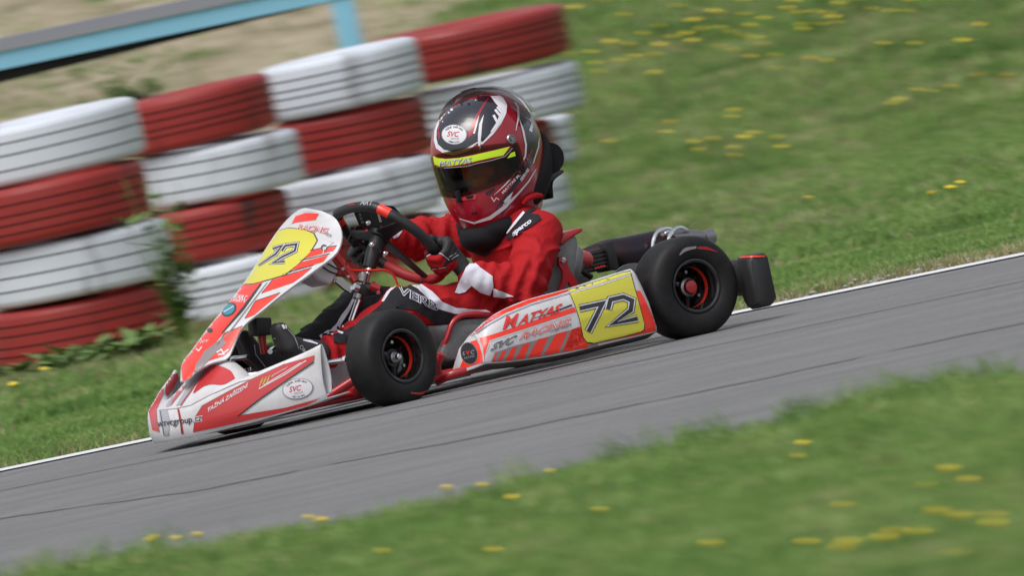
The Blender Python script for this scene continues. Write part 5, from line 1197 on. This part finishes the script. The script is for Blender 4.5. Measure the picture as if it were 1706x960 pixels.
# raised foam flap at the back with its lower lip
mb = MB(); q = spl([(885, 262), (893, 245), (912, 237), (929, 241), (939, 255), (939, 272), (932, 285), (938, 288), (922, 303), (922, 330), (915, 322), (895, 318), (885, 300)], 4, True)
mb.prism([K(x, y, .055) for x, y in q], (0, 0, 0), (0, -.11, 0), 'foam_black'); fl = prt(mb, 'collar_flap', nb, off=(0, 0, 0)); fix_normals(fl); baked(fl, [('BEVEL', dict(width=.014, segments=4, limit_method='ANGLE', angle_limit=R(50)))]); fl.data.shade_smooth()
mb = MB(); mb.tube([K(937, 285, .06), K(918, 296, .07), K(898, 310, .08), K(876, 322, .10), K(850, 342, .11)], [.005, .008, .008, .009, .007], 'black_plastic', n=10, smooth=4); mb.tube([K(870, 340, .12), K(878, 332, .12), K(892, 326, .115), K(903, 326, .11)], [.004, .008, .009, .005], 'suit_red', n=10, smooth=4); prt(mb, 'strap', nb, off=(0, 0, 0))
# ---- gloves: palm, four curled fingers and a thumb around the rim
def glove(name, deg, wrist, side, seed=0):
    c = rimpt(deg); cuf = .022; tg = (rimpt(deg+4)-rimpt(deg-4)).normalized(); rad = (c-SC).normalized(); n_ = NRM*1.0   # NRM points back or front
    back = -NRM if NRM.dot(Vector((-1, 0, .3))) < 0 else NRM                      # towards the driver
    front = -back; mb = MB(); m = 'glove_black'; s = 1 if tg.dot(Vector((0, 0, 1))) > 0 else -1; up = tg*s
    palm_c = c+back*.034+rad*.006; mb_r = .019
    for k, off_ in enumerate((.033, .011, -.011, -.032)):
        L = (.95, 1.05, 1.0, .85)[k]; b = c+up*off_
        p0 = b+back*.034-up*.002+rad*.022*L; p1 = b+rad*(.032*L)+back*.006; p2 = b+rad*.026*L+front*.026*L; p3 = b-rad*.003+front*.031*L; p4 = b-rad*.020*L+front*.016*L
        mb_pts = [p0, p1, p2, p3, p4]
        capsule(mb, p0, p1, .0118, .0112, m, 12, 3); capsule(mb, p1, p2, .0112, .0106, m, 12, 3); capsule(mb, p2, p3, .0106, .0098, m, 12, 3); capsule(mb, p3, p4, .0098, .0088, m, 12, 3)
    capsule(mb, c+back*.036+up*.024+rad*.012, c+back*.036-up*.024+rad*.012, .0185, .018, m); capsule(mb, c+back*.036+up*.020-rad*.006, c+back*.038-up*.022-rad*.004, .0165, .017, m)
    th0 = c+back*.036-rad*.018+up*.010; th1 = c+back*.026-rad*.026+up*.040; th2 = c+front*.002-rad*.024+up*.055
    capsule(mb, th0, th1, .0145, .0125, m, 12, 3); capsule(mb, th1, th2, .0125, .0105, m, 12, 3)
    w_ = Vector(wrist); capsule(mb, c+back*.038-up*.012, w_, .025, .025, m); capsule(mb, w_, w_+(w_-c).normalized()*.010, .026, .030, m)
    o = prt(mb, name); fuse(o, .0030, .5, 3); setmat(o, 'glove_black'); return o
gN = glove('glove', -33, J['wrN']+Vector((.012, 0, .004)), 1)
gF = glove('glove', 190, J['wrF']+Vector((.02, .0, 0)), -1)
pr = Print(gN); pr.off = lambda l: .0012+.0006*l
pr.poly(z2([(505, 440), (520, 400), (560, 375), (610, 372), (640, 395), (625, 430), (570, 445), (530, 465)]), 'suit_red', 1, 3)
pr.poly(z2([(490, 300), (530, 320), (570, 345), (540, 370), (500, 390), (480, 350)]), 'suit_red', 1, 3); pr.poly(z2([(560, 460), (640, 420), (700, 400), (690, 440), (640, 490), (590, 480)]), 'suit_red', 1, 3)
pr.stroke(z2([(500, 430), (520, 395), (570, 368), (615, 368), (655, 400)]), 1.1, 'suit_white', 2, 3); pr.stroke(z2([(530, 468), (570, 447), (640, 435)]), .9, 'suit_white', 2, 3); pr.stroke(z2([(655, 385), (690, 365)]), 1.0, 'suit_white', 2, 3); pr.stroke(z2([(665, 395), (700, 375)]), 1.0, 'suit_white', 2, 3)
pr.done()
# ---- boots
def boot(name, pts, Y):
    """pts: ankle, heel, ball, toe in px"""
    an, he, ba, to = [K(x, y, Y) for x, y in pts]; mb = MB(); m = 'boot_black'
    for s in (1, -1):
        o_ = Vector((0, s*.012, 0)); capsule(mb, he+o_*.6, ba+o_*1.3, .024, .026, m); capsule(mb, ba+o_*1.3, to+o_, .026, .019, m)
    capsule(mb, an, he, .040, .028, m); capsule(mb, an, ba.lerp(to, .15), .038, .024, m)
    o = prt(mb, name); fuse(o, .0045, .5, 4); setmat(o, 'boot_black'); return o
b1 = boot('boot', ((528, 591), (512, 606), (480, 577), (464, 549)), .12)
b2 = boot('boot', ((472, 602), (452, 618), (420, 590), (404, 562)), -.10)
z5b = Z(400, 520, 5.333)
pr = Print(b1); pr.off = lambda l: .0015+.0006*l
pr.stroke(z5b([(420, 150), (480, 220), (505, 280), (520, 330)]), [1, 1.4, 1.2], 'silver_sticker', 1, 4); pr.stroke(z5b([(375, 115), (395, 150)]), 3.5, 'white_sticker', 2, 4); pr.stroke(z5b([(400, 118), (412, 148)]), 2, 'white_sticker', 2, 4)
pr.stroke(z5b([(275, 232), (318, 236)]), 1.5, 'silver_sticker', 1, 4); pr.text('OMP', z5b([(520, 310)])[0], (6, 8), (6, -6), 'silver_sticker', 2, 4, 0, .03)
pr.stroke(z5b([(560, 250), (620, 262), (690, 285)]), [2, 4, 2], 'suit_white', 1, 4); pr.done()
pr = Print(b2); pr.off = lambda l: .0015+.0006*l
pr.stroke(z5b([(125, 290), (140, 380), (230, 495)]), 1.2, 'silver_sticker', 1, 4); pr.done()
